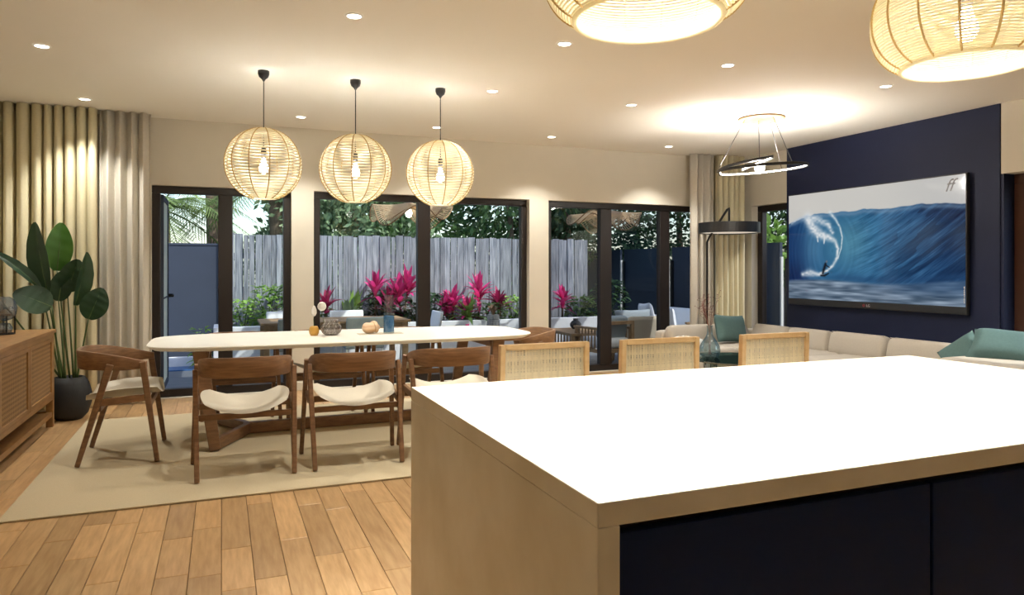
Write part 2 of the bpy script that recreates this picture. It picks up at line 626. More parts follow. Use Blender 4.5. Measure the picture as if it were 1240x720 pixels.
# navy lining on the right wall, with its return into the door opening
nv = MB()
nv.box(6.55, XR - 0.001, DY1 + 0.01, 6.98, 0, CEIL - 0.001)
struct(nv.build('wall_navy', M['navy']))
struct(MB().box(6.56, XR + 0.2, DY1 - 0.02, DY1 + 0.008, 0, DTOP - 0.001).build('trim_1', M['navy']))
struct(MB().box(6.552, XR - 0.001, 2.4, DY1, DTOP, CEIL - 0.001).build('wall_header', M['wall']))

def window_unit(name, x0, x1, posts, glass, top=DOORTOP, y=8.00, fw=0.075, th=0.08, dp=0.08, bot=0.0):
    r = sempty(name, (0, 0, 0))
    def pc(n, b, m=M['frame'], bev=0.006):
        return b.build(n, m, r, bevel=bev)
    pc('head_frame', MB().box(x0, x1, y, y + dp, top - fw, top))
    pc('threshold', MB().box(x0, x1, y, y + dp, bot, bot + th))
    pc('jamb', MB().box(x0, x0 + fw, y, y + dp, bot + th, top - fw))
    pc('jamb', MB().box(x1 - fw, x1, y, y + dp, bot + th, top - fw))
    edges = [x0 + fw]
    for a, b in posts:
        pc('mullion', MB().box(a, b, y - 0.01, y + dp, bot + th, top - fw))
        edges += [a, b]
    edges.append(x1 - fw)
    panes = []
    for i in range(0, len(edges), 2):
        if glass[i // 2] is None:
            continue
        panes.append(MB().box(edges[i], edges[i + 1], y + 0.037, y + 0.043, bot + th, top - fw).build('pane', glass[i // 2], r))
    return r
w1 = window_unit('window_1', -0.645, 0.69, [(-0.03, 0.11)], [None, M['glass']])
w2 = window_unit('window_2', 0.922, 3.451, [(2.085, 2.235)], [M['glass'], M['glass']])
w3 = window_unit('window_3', 3.706, 6.02, [(4.465, 4.63), (5.36, 5.51)], [M['glass_dark'], M['glass_dark'], M['glass_dark']])
# the left leaf of the first window stands open, swung outward
leaf = MB().box(-0.575, -0.545, 8.09, 8.86, 0.04, 0.10).box(-0.575, -0.545, 8.09, 8.86, 2.0, 2.055)
leaf.box(-0.575, -0.545, 8.09, 8.13, 0.10, 2.0).box(-0.575, -0.545, 8.81, 8.86, 0.10, 2.0).box(-0.57, -0.55, 8.13, 8.81, 0.98, 1.0)
lf = leaf.build('door_leaf', M['navyfence'], w1, bevel=0.004)
MB().box(-0.563, -0.557, 8.13, 8.81, 0.10, 0.98).box(-0.563, -0.557, 8.13, 8.81, 1.0, 2.0).build('pane', M['leaf_glass'], lf)
MB().box(-0.545, -0.50, 8.83, 8.845, 0.98, 1.02).box(-0.505, -0.49, 8.76, 8.85, 0.985, 1.012).build('handle', M['black'], lf, bevel=0.003)

# corner window in the right wall
w4 = sempty('window_4')
X4 = 6.72
for n, b in (('head_frame', MB().box(X4, X4 + 0.08, WY0, WY1, WTOP - 0.08, WTOP)), ('threshold', MB().box(X4, X4 + 0.08, WY0, WY1, 0, 0.08)),
             ('jamb', MB().box(X4, X4 + 0.08, WY1 - 0.09, WY1, 0.08, WTOP - 0.08)), ('jamb', MB().box(X4, X4 + 0.08, WY0, WY0 + 0.08, 0.08, WTOP - 0.08))):
    b.build(n, M['frame'], w4, bevel=0.006)
MB().box(X4 + 0.037, X4 + 0.043, WY0 + 0.08, WY1 - 0.09, 0.08, WTOP - 0.08).build('pane', M['glass_dark'], w4)
MB().box(XR + 0.002, XR + 0.199, WY0, WY1, -0.06, 0.0).build('threshold_sill', M['wall'], w4)
# door in the right wall
d1 = sempty('door_1')
X5 = 6.70
for n, b in (('head_frame', MB().box(X5, X5 + 0.1, DY0, DY1 - 0.02, DTOP - 0.09, DTOP)), ('jamb', MB().box(X5, X5 + 0.1, DY1 - 0.14, DY1 - 0.02, 0.0, DTOP - 0.09)),
             ('jamb', MB().box(X5, X5 + 0.1, DY0, DY0 + 0.12, 0.0, DTOP - 0.09)), ('threshold', MB().box(X5, X5 + 0.1, DY0 + 0.12, DY1 - 0.14, 0.0, 0.05))):
    b.build(n, M['brown_frame'], d1, bevel=0.006)
MB().box(X5 + 0.04, X5 + 0.046, DY0 + 0.12, DY1 - 0.14, 0.05, DTOP - 0.09).build('pane', M['glass'], d1)
MB().box(XR + 0.002, XR + 0.199, DY0, DY1, -0.06, 0.0).build('threshold_sill', M['wall'], d1)

# skirting on the visible wall piers
bb = MB()
for a, b in ((OPEN[0][1], OPEN[1][0]), (OPEN[1][1], OPEN[2][0])):
    bb.box(a, b, YB - 0.014, YB - 0.0005, 0.001, 0.09)
struct(bb.build('baseboard_back', M['wall'], bevel=0.003))

# ------------------------------------------------------------------ outdoors: ground, fences, planter
GZ = -0.10
patio = struct(MB().box(-4, 10, YO + 0.005, 10.76, GZ - 0.1, GZ - 0.012).build('floor_patio', M['grout']))
TS = 0.62
tm = MB().add(*plank_verts(TS, TS, 0.003, 0.003, 0.011)).mesh('tile', M['tile'])
nx = int((8.2 + 2.3) / TS)
for i in range(nx):
    for j in range(4):
        o = bpy.data.objects.new('tile', tm)
        C.objects.link(o)
        o.parent = patio
        o.location = (-2.17 + i * TS, YO + 0.04 + j * TS + 0.12, GZ)
struct(MB().box(-30, 40, 10.76, 60, GZ - 0.2, GZ - 0.02).build('floor_garden', M['soil']))
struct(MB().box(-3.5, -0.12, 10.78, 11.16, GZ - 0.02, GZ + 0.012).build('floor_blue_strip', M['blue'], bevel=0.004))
struct(MB().box(-3.5, -0.12, 11.17, 11.27, GZ - 0.02, GZ + 0.14).build('trim_2', M['planter'], bevel=0.01))

# timber paling fence, each paling a part
tf = thing('timber_fence', 'tall weathered grey timber paling fence behind the planter bed', 'fence', (0.06, 11.30, GZ))
pals = []
for k in range(5):
    wv = 0.062 + 0.014 * k
    b = MB()
    x, zt = wv, 1.90 + 0.006 * k
    b.add([(0, 0, 0), (x, 0, 0), (x, 0.018, 0), (0, 0.018, 0), (0, 0, zt), (x, 0, zt), (x, 0.018, zt), (0, 0.018, zt)],
          [(3, 2, 1, 0), (4, 5, 6, 7), (0, 1, 5, 4), (1, 2, 6, 5), (2, 3, 7, 6), (3, 0, 4, 7)])
    pals.append((wv, b.mesh('paling', M['paling'])))
x = 0.0
while x < 5.92:
    wv, me = random.choice(pals)
    o = bpy.data.objects.new('paling', me)
    C.objects.link(o)
    o.parent = tf
    o.location = (x, random.uniform(-0.012, 0.012), random.uniform(-0.01, 0.006))
    o.rotation_euler = (0, random.uniform(-0.003, 0.003), 0)
    x += wv + random.uniform(0.004, 0.011)
for z in (0.35, 1.55):
    MB().box(0, 5.92, 0.03, 0.09, z, z + 0.08).build('rail', M['paling'], tf)
sf = thing('slate_fence', 'dark slate-blue rendered fence beside the palm trees', 'fence', (-3.6, 11.34, GZ))
MB().box(0, 3.64, 0.07, 0.13, 0, 1.74).build('panel', M['navyfence'], sf)
MB().box(0, 3.64, 0.06, 0.14, 1.74, 1.77).build('capping', M['navyfence'], sf)
sfr = thing('slate_fence', 'dark slate-blue side fence with upright light slits behind the outdoor sofa', 'fence', (7.90, 8.2, GZ))
cuts = [(-3.0, 0.22), (0.36, 1.86), (2.00, 3.18), (3.34, 4.92), (5.08, 7.1)]
for a, b in cuts:
    MB().box(0, 0.05, a, b, 0, 1.80).build('panel', M['navyfence'], sfr)
for a, b in zip(cuts[:-1], cuts[1:]):
    MB().box(0.0, 0.04, b[0] - 0.03, b[0] - 0.002, 0, 1.58).build('daylight_strip', M['white'], sfr)  # white strips, coloured to stand in for daylight through the fence gaps
    MB().box(-0.05, -0.002, a[1] - 0.06, a[1] - 0.01, 0.2, 1.55).build('post', M['black'], sfr)

pl = struct(MB().box(-0.10, 7.4, 10.60, 10.72, GZ - 0.05, 0.49).box(-0.10, 0.02, 10.72, 11.27, GZ - 0.05, 0.49).build('wall_planter', M['planter'], bevel=0.008))
struct(MB().box(0.02, 7.4, 10.72, 11.28, GZ - 0.05, 0.42).build('floor_planter_soil', M['soil']))

# pergola over the patio
pg = thing('pergola', 'dark timber pergola with long rafters above the patio', 'pergola', (0, 0, 0))
for k in range(18):
    xx = -1.6 + k * 0.52
    MB().box(xx, xx + 0.09, YO + 0.005, 9.55, 2.62, 2.76).build('rafter', M['frame'], pg, bevel=0.005)
MB().box(-1.8, 7.6, 9.17, 9.23, 2.76, 2.88).build('beam', M['frame'], pg, bevel=0.005)
MB().box(-1.8, 7.6, 9.42, 9.52, 2.48, 2.62).build('beam', M['frame'], pg, bevel=0.005)
for xx in (-1.75, 7.45):
    MB().box(xx, xx + 0.1, 9.42, 9.52, GZ, 2.48).build('post', M['frame'], pg, bevel=0.005)

# ------------------------------------------------------------------ kitchen island
IX0, IX1, IY0, IY1, IH, IT = 0.565, 2.79, 1.02, 2.25, 0.92, 0.042
wt = thing('island_worktop', 'pale stone island worktop with waterfall ends, glaring white under the pendants', 'worktop', (0, 0, 0))
MB().box(IX0, IX1, IY0, IY1, IH - IT, IH).build('top_slab', M['stone'], wt, bevel=0.003)
MB().box(IX0, IX0 + IT, IY0, IY1, 0.0, IH - IT).build('side_slab', M['stone'], wt, bevel=0.002)
MB().box(IX1 - IT, IX1, IY0, IY1, 0.0, IH - IT).build('side_slab', M['stone'], wt, bevel=0.002)
SPLIT = 1.362
def cab(x0, x1, label):
    t = thing('island_cabinet', label, 'cabinet', ((x0 + x1) / 2, 1.4, 0), 0, 'navy cabinets in the island')
    a, b = x0 - (x0 + x1) / 2, x1 - (x0 + x1) / 2
    MB().box(a, b, -0.335, 0.36, 0.10, IH - IT - 0.002).build('body', M['black'], t)
    MB().box(a, b, -0.28, 0.36, 0.0, 0.10).build('plinth', M['black'], t)
    MB().box(a + 0.003, b - 0.003, -0.358, -0.337, 0.105, IH - IT - 0.022).build('door', M['navy_cab'], t, bevel=0.002)
cab(IX0 + IT + 0.001, SPLIT - 0.001, 'navy cabinet in the island against the stone waterfall end')
cab(SPLIT + 0.001, 2.06, 'navy cabinet in the island, second from the stone waterfall end')
cab(2.062, IX1 - IT - 0.001, 'navy cabinet in the island at the end near the sofa')

# ------------------------------------------------------------------ cane bar stools
def make_stool():
    t = thing('bar_stool', 'pale oak bar stool with woven cane back', 'stool', (0, 0, 0), 0, 'cane bar stools along the island')
    w, zb, zt = 0.207, 0.80, 0.985      # backrest at local y = +0.2 (away from the island), seat towards -y
    for sx in (-1, 1):
        MB().bar((sx * w * 0.98, 0.235, 0), (sx * (w - 0.012), 0.20, zt - 0.001), 0.024, 0.03).build('leg', M['wood_light'], t, bevel=0.004)
        MB().bar((sx * w * 0.98, -0.19, 0), (sx * (w - 0.02), -0.17, 0.645), 0.026, 0.03).build('leg', M['wood_light'], t, bevel=0.004)
        MB().bar((sx * (w - 0.005), 0.225, 0.28), (sx * (w - 0.005), -0.185, 0.28), 0.018, 0.03).build('footrest', M['wood_light'], t)
    MB().box(-w + 0.024, w - 0.024, 0.187, 0.213, zt - 0.024, zt).build('back_rail', M['wood_light'], t, bevel=0.004)
    MB().box(-w + 0.024, w - 0.024, 0.187, 0.213, zb - 0.004, zb + 0.02).build('back_rail', M['wood_light'], t, bevel=0.004)
    MB().box(-w + 0.02, w - 0.02, -0.2, -0.175, 0.30, 0.33).build('footrest', M['wood_light'], t)
    c = MB()
    rnd = random.Random(3)
    x0, x1, z0, z1 = -w + 0.024, w - 0.024, zb + 0.02, zt - 0.024
    n = 25
    for i in range(n):
        xx = x0 + (i + 0.5) * (x1 - x0) / n
        ww = 0.0047 + rnd.uniform(-0.0010, 0.0012)
        c.box(xx - ww, xx + ww, 0.198 + 0.002 * (i % 2), 0.2005 + 0.002 * (i % 2), z0, z1)
    n = 22
    for i in range(n):
        zz = z0 + (i + 0.5) * (z1 - z0) / n
        ww = 0.0020 + rnd.uniform(-0.001, 0.0012)
        c.box(x0, x1, 0.1985, 0.2020, zz - ww, zz + ww)
    stuff(c.build('cane_weave', M['cane'], t))
    cushion_mb(-w, w, -0.20, 0.18, 0.645, 0.70, 0.02).build('seat', M['cream'], t, smooth=True)
    return t
st = make_stool()
st.location = (1.27, 2.55, 0)
st['label'] = 'pale oak bar stool with woven cane back, standing beside the dining table'
dup(st, (1.846, 2.55, 0), 0, 'pale oak bar stool with woven cane back, between the other two stools')
dup(st, (2.507, 2.55, 0), 0, 'pale oak bar stool with woven cane back, standing before the glass coffee table')

# ------------------------------------------------------------------ dining set
tag(cushion_mb(-1.06, 3.05, 4.35, 6.98, 0.001, 0.013, 0.005).build('rug', M['rug']), 'large plain beige woven rug under the dining table', 'rug')

TX, TY = 0.99, 5.95
tb = thing('dining_table', 'long dining table with pale stone top and walnut trestle base', 'table', (TX, TY, 0.0145))
def tabletop():
    mb = MB()
    top = superellipse(1.49, 0.565, 5.0, 96)
    inner = superellipse(1.45, 0.525, 5.0, 96)
    k = 96
    z1, z0 = 0.740, 0.709
    rings = [(inner, z0 - 0.004), (top, z0 + 0.022), (top, z1 - 0.003), ([(x * 0.998, y * 0.996) for x, y in top], z1)]
    vs, fs = [], []
    for poly, z in rings:
        vs += [(x, y, z) for x, y in poly]
    for i in range(3):
        for j in range(k):
            fs.append((i * k + j, i * k + (j + 1) % k, (i + 1) * k + (j + 1) % k, (i + 1) * k + j))
    fs += [tuple(range(k - 1, -1, -1)), tuple(3 * k + j for j in range(k))]
    return mb.add(vs, fs)
tabletop().build('tabletop', M['stone_table'], tb)
for sx in (-1, 1):
    for sy in (-1, 1):
        MB().bar((sx * 1.03, sy * 0.50, 0.008), (sx * 1.13, sy * 0.44, 0.704), 0.075, 0.045, 0.10, 0.05).build('leg', M['walnut'], tb, bevel=0.006)
        MB().bar((sx * 1.03, sy * 0.49, 0.045), (sx * 0.80, sy * 0.02, 0.045), 0.05, 0.08).build('fork', M['walnut'], tb, bevel=0.006)
    MB().box(sx * 1.12 - 0.05, sx * 1.12 + 0.05, -0.415, 0.415, 0.64, 0.703).build('cross_rail', M['walnut'], tb, bevel=0.004)
MB().box(-0.83, 0.83, -0.03, 0.03, 0.004, 0.088).build('stretcher', M['walnut'], tb, bevel=0.005)

def make_chair():
    t = thing('dining_chair', 'walnut dining chair', 'chair', (0, 0, 0), 0, 'walnut chairs around the dining table')
    # local: front = +y, back = -y
    # curved backrest running into the arms
    plan = []
    nseg = 40
    for i in range(nseg + 1):
        a = -PI * 0.5 * 1.0 + 2 * PI * 0.5 * i / nseg        # -90..90 deg about the back
        s_ = math.sin(a)
        c_ = math.cos(a)
        e = 2 / 3.4
        xx = 0.268 * math.copysign(abs(s_) ** e, s_)
        yy = 0.17 - 0.42 * abs(c_) ** e
        plan.append((xx, yy))
    back = MB()
    n = len(plan)
    for i, (xx, yy) in enumerate(plan):
        p0, p1 = Vector(plan[max(i - 1, 0)]), Vector(plan[min(i + 1, n - 1)])
        tg = (p1 - p0).normalized()
        nr = Vector((tg.y, -tg.x))               # outward
        k = (yy - 0.17) / -0.42                  # 0 at the arm ends, 1 at the back
        k = min(1, max(0, k))
        kk = k * k * (3 - 2 * k)
        zt = 0.686 + 0.057 * kk
        zb = 0.606 + 0.012 * kk
        if i < 2 or i > n - 3:
            q = (i if i < 2 else n - 1 - i)
            zt -= (0.022, 0.006)[q]
            zb += (0.016, 0.004)[q]
        th = 0.013
        lean = 0.012 * kk
        prof = [(-th, zb + 0.004), (th * 0.7, zb), (th, zb + 0.006), (th, zt - 0.006), (th * 0.7, zt), (-th * 0.7, zt), (-th, zt - 0.006)]
        for o_, z_ in prof:
            o_ += lean * (z_ - zb) / (zt - zb)
            back.v.append((xx + nr.x * o_, yy + nr.y * o_, z_))
    m = 7
    for i in range(n - 1):
        for j in range(m):
            back.f.append((i * m + j, i * m + (j + 1) % m, (i + 1) * m + (j + 1) % m, (i + 1) * m + j))
    back.f.append(tuple(range(m - 1, -1, -1)))
    back.f.append(tuple((n - 1) * m + j for j in range(m)))
    b = back.build('backrest', M['walnut_h'], t, smooth=True)
    md = b.modifiers.new('edge', 'EDGE_SPLIT')
    md.split_angle = math.radians(50)
    for sx in (-1, 1):
        MB().bar((sx * 0.280, -0.235, 0), (sx * 0.296, -0.045, 0.655), 0.030, 0.030, 0.030, 0.044).build('leg', M['walnut'], t, bevel=0.006)
        MB().bar((sx * 0.318, 0.235, 0), (sx * 0.292, 0.145, 0.665), 0.028, 0.030, 0.030, 0.042).build('leg', M['walnut'], t, bevel=0.006)
        MB().bar((sx * 0.282, -0.115, 0.405), (sx * 0.292, 0.19, 0.43), 0.024, 0.045).build('side_rail', M['walnut'], t, bevel=0.004)
    MB().box(-0.275, 0.275, -0.125, -0.10, 0.345, 0.382).build('cross_rail', M['walnut'], t, bevel=0.004)
    MB().box(-0.285, 0.285, 0.175, 0.20, 0.36, 0.402).build('cross_rail', M['walnut'], t, bevel=0.004)
    seat = MB()
    def zf(x, y):
        return 0.392 + 0.082 * (abs(x) / 0.27) ** 2.2 + 0.03 * (y + 0.2) / 0.45
    def pt(u, v, off):
        sx, sy = 2 * u - 1, 2 * v - 1
        # squircle mapping
        xx = sx * math.sqrt(1 - 0.42 * sy * sy * 0.5) * 0.268
        yy = 0.02 + sy * math.sqrt(1 - 0.42 * sx * sx * 0.5) * 0.235
        ed = max(abs(sx), abs(sy))
        z = zf(xx, yy)
        if off:
            z += 0.026 * (1 - ed ** 10)
        return (xx, yy, z)
    seat.grid(lambda u, v: pt(u, v, 1), 16, 16)
    seat.grid(lambda u, v: pt(v, u, 0), 16, 16)
    seat.build('seat', M['cream'], t, smooth=True)
    return t
ch = make_chair()
RZ = 0.0165
L0 = 'walnut dining chair with curved back and cream seat, '
ch.location = (0.145, 4.905, RZ)
ch['label'] = L0 + 'kitchen side, nearest the sideboard'
dup(ch, (0.832, 4.905, RZ), 0, L0 + 'middle one on the kitchen side')
dup(ch, (1.515, 4.905, RZ), 0, L0 + 'kitchen side, partly behind the island corner')
dup(ch, (0.13, 6.305, RZ), PI, L0 + 'window side, near the potted plant')
dup(ch, (0.82, 6.305, RZ), PI, L0 + 'middle one on the window side')
dup(ch, (1.51, 6.305, RZ), PI, L0 + 'window side, near the cane stools')
dup(ch, (-0.63, 5.62, RZ), -PI / 2, L0 + 'at the table end by the sideboard')
dup(ch, (2.50, 5.90, RZ), PI / 2, L0 + 'at the table end behind a stool')

TZ = 0.7550
# ochre bud vase with a white flower, second flower on its own stem
v = thing('bud_vase', 'small round ochre vase with a white tulip beside the smoked bowl', 'vase', (0.70, 6.0, TZ))
MB().lathe([(0.0, 0), (0.026, 0.0), (0.038, 0.018), (0.041, 0.038), (0.036, 0.062), (0.028, 0.076), (0.022, 0.076), (0.0, 0.06)], 24).build('body', M['yellow'], v, smooth=True)
MB().tube([(0, 0, 0.06), (-0.004, 0.0, 0.13), (0.0, 0.0, 0.17)], 0.0022, 6).build('stem', M['stem'], v)
MB().lathe([(0.0, 0.0), (0.014, 0.008), (0.022, 0.03), (0.020, 0.055), (0.010, 0.08), (0.004, 0.088), (0.0, 0.09)], 14, (0, 0), 0.155).build('flower', M['flower'], v, smooth=True)
v = thing('smoked_bowl', 'round faceted smoked glass bowl vase with a white ball flower', 'vase', (0.835, 5.985, TZ))
fac = MB()
prof = [(0.045, 0.0), (0.070, 0.02), (0.085, 0.05), (0.080, 0.075), (0.060, 0.098), (0.052, 0.115), (0.056, 0.125)]
vs, fs, k = [], [], 18
for i, (r, z) in enumerate(prof):
    for j in range(k):
        a = 2 * PI * (j + 0.5 * (i % 2)) / k
        rr = r * (1 + 0.03 * (j % 2))
        vs.append((rr * math.cos(a), rr * math.sin(a), z))
for i in range(len(prof) - 1):
    for j in range(k):
        a, b, c, d = i * k + j, i * k + (j + 1) % k, (i + 1) * k + (j + 1) % k, (i + 1) * k + j
        if i % 2:
            fs += [(a, b, c), (a, c, d)]
        else:
            fs += [(a, b, d), (b, c, d)]
fs.append(tuple(range(k - 1, -1, -1)))
fac.add(vs, fs)
bowl = fac.build('bowl', M['smoke'], v)
wr_ = MB()
for i in range(1, len(prof)):
    r, z = prof[i]
    wr_.tube([(r * 1.01 * math.cos(2 * PI * j / 24), r * 1.01 * math.sin(2 * PI * j / 24), z) for j in range(24)], 0.0011, 5, True)
for j in range(18):
    for sg in (-1, 1):
        wr_.tube([(prof[i][0] * 1.012 * math.cos(2 * PI * (j + sg * 0.5 * i) / 18), prof[i][0] * 1.012 * math.sin(2 * PI * (j + sg * 0.5 * i) / 18), prof[i][1]) for i in range(len(prof))], 0.0010, 4)
wr_.build('facet_rings', M['silver'], bowl)
MB().tube([(-0.045, 0.03, 0.01), (-0.06, 0.02, 0.12), (-0.072, 0.02, 0.20)], 0.0022, 6).build('stem', M['stem'], v)
MB().lathe([(0.0, -0.037), (0.018, -0.032), (0.031, -0.018), (0.037, 0.0), (0.031, 0.02), (0.018, 0.034), (0.0, 0.039)], 16, (-0.072, 0.02), 0.235).build('flower', M['flower'], v, smooth=True)
# shell
sh = thing('sea_shell', 'large curled tan sea shell on the dining table', 'shell', (1.16, 5.99, TZ + 0.003), 0.2)
sm = MB()
def shell(u, v):
    a, b = 2 * PI * v, PI * u
    rr = math.sin(b) ** 0.8
    x = -0.058 * math.cos(b)
    return (x * 1.05 - 0.012, 0.046 * rr * math.cos(a), 0.048 + 0.046 * rr * math.sin(a) * (1 + 0.10 * math.sin(3 * a + 40 * x)))
sm.grid(shell, 20, 22)
sm.build('body', M['shell'], sh, smooth=True)
wh = MB()
path_ = []
for i in range(40):
    t = i / 39
    a = 2 * PI * 1.9 * t
    r = 0.044 * (1 - t) ** 0.8
    path_.append((0.022 + 0.06 * t, r * math.cos(a), 0.046 + r * math.sin(a) * 0.95))
wh.tube(path_, [0.024 * (1 - 0.85 * i / 39) for i in range(40)], 10)
zmin = min(p[2] for p in wh.v)
wh.v = [(x, y, z - min(0, zmin)) for x, y, z in wh.v]
wh.build('whorl', M['shell'], sh, smooth=True)
# tall cylinder vase: blue glass below, clear above
v = thing('cylinder_vase', 'tall clear glass cylinder filled halfway with blue water', 'vase', (1.305, 5.955, TZ + 0.003))
MB().lathe_open([(0.046, 0.0), (0.046, 0.165), (0.040, 0.167), (0.040, 0.315)], 28).build('cylinder', M['clear'], v, smooth=False)
MB().lathe([(0.0, 0.012), (0.043, 0.012), (0.043, 0.145), (0.0, 0.145)][0:4], 28).build('blue_water', M['blue_liq'], v)
MB().lathe([(0.0, 0.0), (0.043, 0.0), (0.043, 0.010), (0.0, 0.011)], 28).build('base', M['clear'], v)
rm = MB()
for r_, z_ in ((0.040, 0.315), (0.046, 0.165)):
    rm.tube([(r_ * math.cos(2 * PI * j / 28), r_ * math.sin(2 * PI * j / 28), z_) for j in range(28)], 0.0016, 5, True)
rm.build('rim', M['decanter'], v)
tag(cushion_mb(1.05, 1.42, 5.90, 6.04, TZ, TZ + 0.0025, 0.001).build('table_runner_coaster', M['beige_cloth']), 'thin pale tray-like mat under the shell and cylinder vase', 'mat')

# ------------------------------------------------------------------ sideboard
SX0, SX1, SY1 = -1.82, -1.28, 6.90
SY0 = SY1 - 2.4
sb = thing('sideboard', 'oak sideboard with woven cane doors and a low open shelf', 'sideboard', (0, 0, 0))
MB().box(SX0, SX1 + 0.012, SY0, SY1 + 0.012, 0.772, 0.80).build('top', M['side_oak'], sb, bevel=0.004)
MB().box(SX0, SX1 - 0.022, SY0, SY1, 0.24, 0.77).build('body', M['side_oak'], sb, bevel=0.003)
for yy in (SY0, SY1 - 0.05):
    for xx in (SX0, SX1 - 0.05):
        MB().box(xx, xx + 0.05, yy, yy + 0.05, 0.0, 0.24 if xx == SX0 else 0.771).build('leg', M['side_oak'], sb, bevel=0.003)
    MB().box(SX0 + 0.05, SX1 - 0.05, yy + 0.005, yy + 0.045, 0.09, 0.13).build('rail', M['side_oak'], sb)
MB().box(SX1 - 0.045, SX1 - 0.005, SY0 + 0.05, SY1 - 0.05, 0.085, 0.125).build('rail', M['side_oak'], sb, bevel=0.003)
MB().box(SX0 + 0.01, SX1 - 0.05, SY0 + 0.05, SY1 - 0.05, 0.10, 0.118).build('shelf', M['side_oak'], sb)
MB().box(SX1 - 0.022, SX1, SY0 + 0.05, SY1 - 0.05, 0.735, 0.771).build('top_rail', M['side_oak'], sb)
MB().box(SX1 - 0.022, SX1, SY0 + 0.05, SY1 - 0.05, 0.225, 0.262).build('bottom_rail', M['side_oak'], sb)
nd = 3
ya, yb_ = SY0 + 0.05, SY1 - 0.05
dw = (yb_ - ya) / nd
for i in range(nd):
    a, b = ya + i * dw + 0.002, ya + (i + 1) * dw - 0.002
    s_ = 0.05
    z0, z1 = 0.264, 0.733
    d = MB().box(SX1 - 0.02, SX1 + 0.002, a, a + s_, z0, z1).box(SX1 - 0.02, SX1 + 0.002, b - s_, b, z0, z1)
    d.box(SX1 - 0.02, SX1 + 0.002, a + s_, b - s_, z0, z0 + s_ * 0.6).box(SX1 - 0.02, SX1 + 0.002, a + s_, b - s_, z1 - s_ * 0.6, z1)
    dr = d.build('door', M['side_oak'], sb, bevel=0.002)
    MB().box(SX1 - 0.016, SX1 - 0.008, a + s_, b - s_, z0 + s_ * 0.6, z1 - s_ * 0.6).build('cane_panel', M['cane_sheet'], dr)

# glass globe lanterns on black stands
def lantern(loc, label, s_=1.0):
    t = thing('glass_lantern', label, 'lantern', loc, 0, 'glass globes on the sideboard')
    t.scale = (s_, s_, s_)
    for a in range(4):
        an = a * PI / 2 + 0.4
        MB().tube([(0.062 * math.cos(an), 0.062 * math.sin(an), 0.004), (0.062 * math.cos(an), 0.062 * math.sin(an), 0.15)], 0.005, 6).build('stand_leg', M['black'], t)
    for z in (0.006, 0.148):
        MB().tube([(0.062 * math.cos(2 * PI * j / 24), 0.062 * math.sin(2 * PI * j / 24), z) for j in range(24)], 0.005, 6, True).build('ring', M['black'], t)
    MB().lathe([(0.0, 0.10), (0.045, 0.115), (0.072, 0.155), (0.08, 0.20), (0.07, 0.245), (0.045, 0.275), (0.03, 0.285)], 24).build('globe', M['decanter'], t, smooth=True)
    MB().lathe([(0.0, 0.01), (0.04, 0.012), (0.05, 0.05), (0.03, 0.085), (0.0, 0.09)], 20).build('inner_bottle', M['decanter'], t, smooth=True)
lantern((-1.52, 6.47, 0.8), 'blue-grey glass globe on a black stand atop the oak sideboard')

# ------------------------------------------------------------------ bird-of-paradise plant
pt_ = thing('potted_plant', 'tall broad-leaved plant in a round black pot by the curtain', 'plant', (-1.22, 7.18, 0))
MB().lathe([(0.0, 0.0), (0.10, 0.0), (0.145, 0.05), (0.172, 0.14), (0.172, 0.22), (0.15, 0.31), (0.118, 0.362), (0.105, 0.365), (0.112, 0.35), (0.0, 0.33)], 32).build('pot', M['blackmat'], pt_, smooth=True)
MB().lathe([(0.0, 0.338), (0.108, 0.336), (0.0, 0.30)], 20).build('soil', M['soil'], pt_)
def big_leaf(base, root, tip, normal, width, m, fold=0.18, curl=0.06, seed=0):
    """stem from base to root, blade from root to tip"""
    base, root, tip = Vector(base), Vector(root), Vector(tip)
    mid = (base + root) / 2 + Vector((0, 0, 0.05)) * (0.5 if root.z > base.z else 0)
    pts = []
    for i in range(9):
        u = i / 8
        pts.append(base * (1 - u) ** 2 + mid * 2 * u * (1 - u) + root * u * u)
    ax = (tip - root)
    L = ax.length
    ax.normalize()
    nr = Vector(normal)
    nr = (nr - ax * nr.dot(ax)).normalized()
    sd_ = ax.cross(nr).normalized()
    mb = MB()
    rn = random.Random(seed)
    def fn(u, v):
        w = width / 2 * (math.sin(PI * min(1, u * 0.97 + 0.02)) ** 0.55) * (1 - 0.25 * u)
        q = 2 * v - 1
        z = fold * abs(q) * w * 1.2 - curl * 4 * L * (u - 0.4) ** 2 + 0.0015 * math.sin(u * 30 + q * 2)
        return root + ax * (u * L) + sd_ * (q * w) + nr * z
    mb.grid(fn, 22, 10)
    lf_ = mb.build('leaf', m, pt_, smooth=True)
    rb = MB().tube([fn(i / 10, 0.5) - nr * 0.002 for i in range(11)], [0.006 - 0.0005 * i for i in range(11)], 6)
    rb.build('midrib', M['stem'], lf_)
    MB().tube(pts, [0.009 - 0.0005 * i for i in range(9)], 7).build('stem', M['stem'], pt_, smooth=True)
cam_n = Vector((0.35, -1, 0.15))
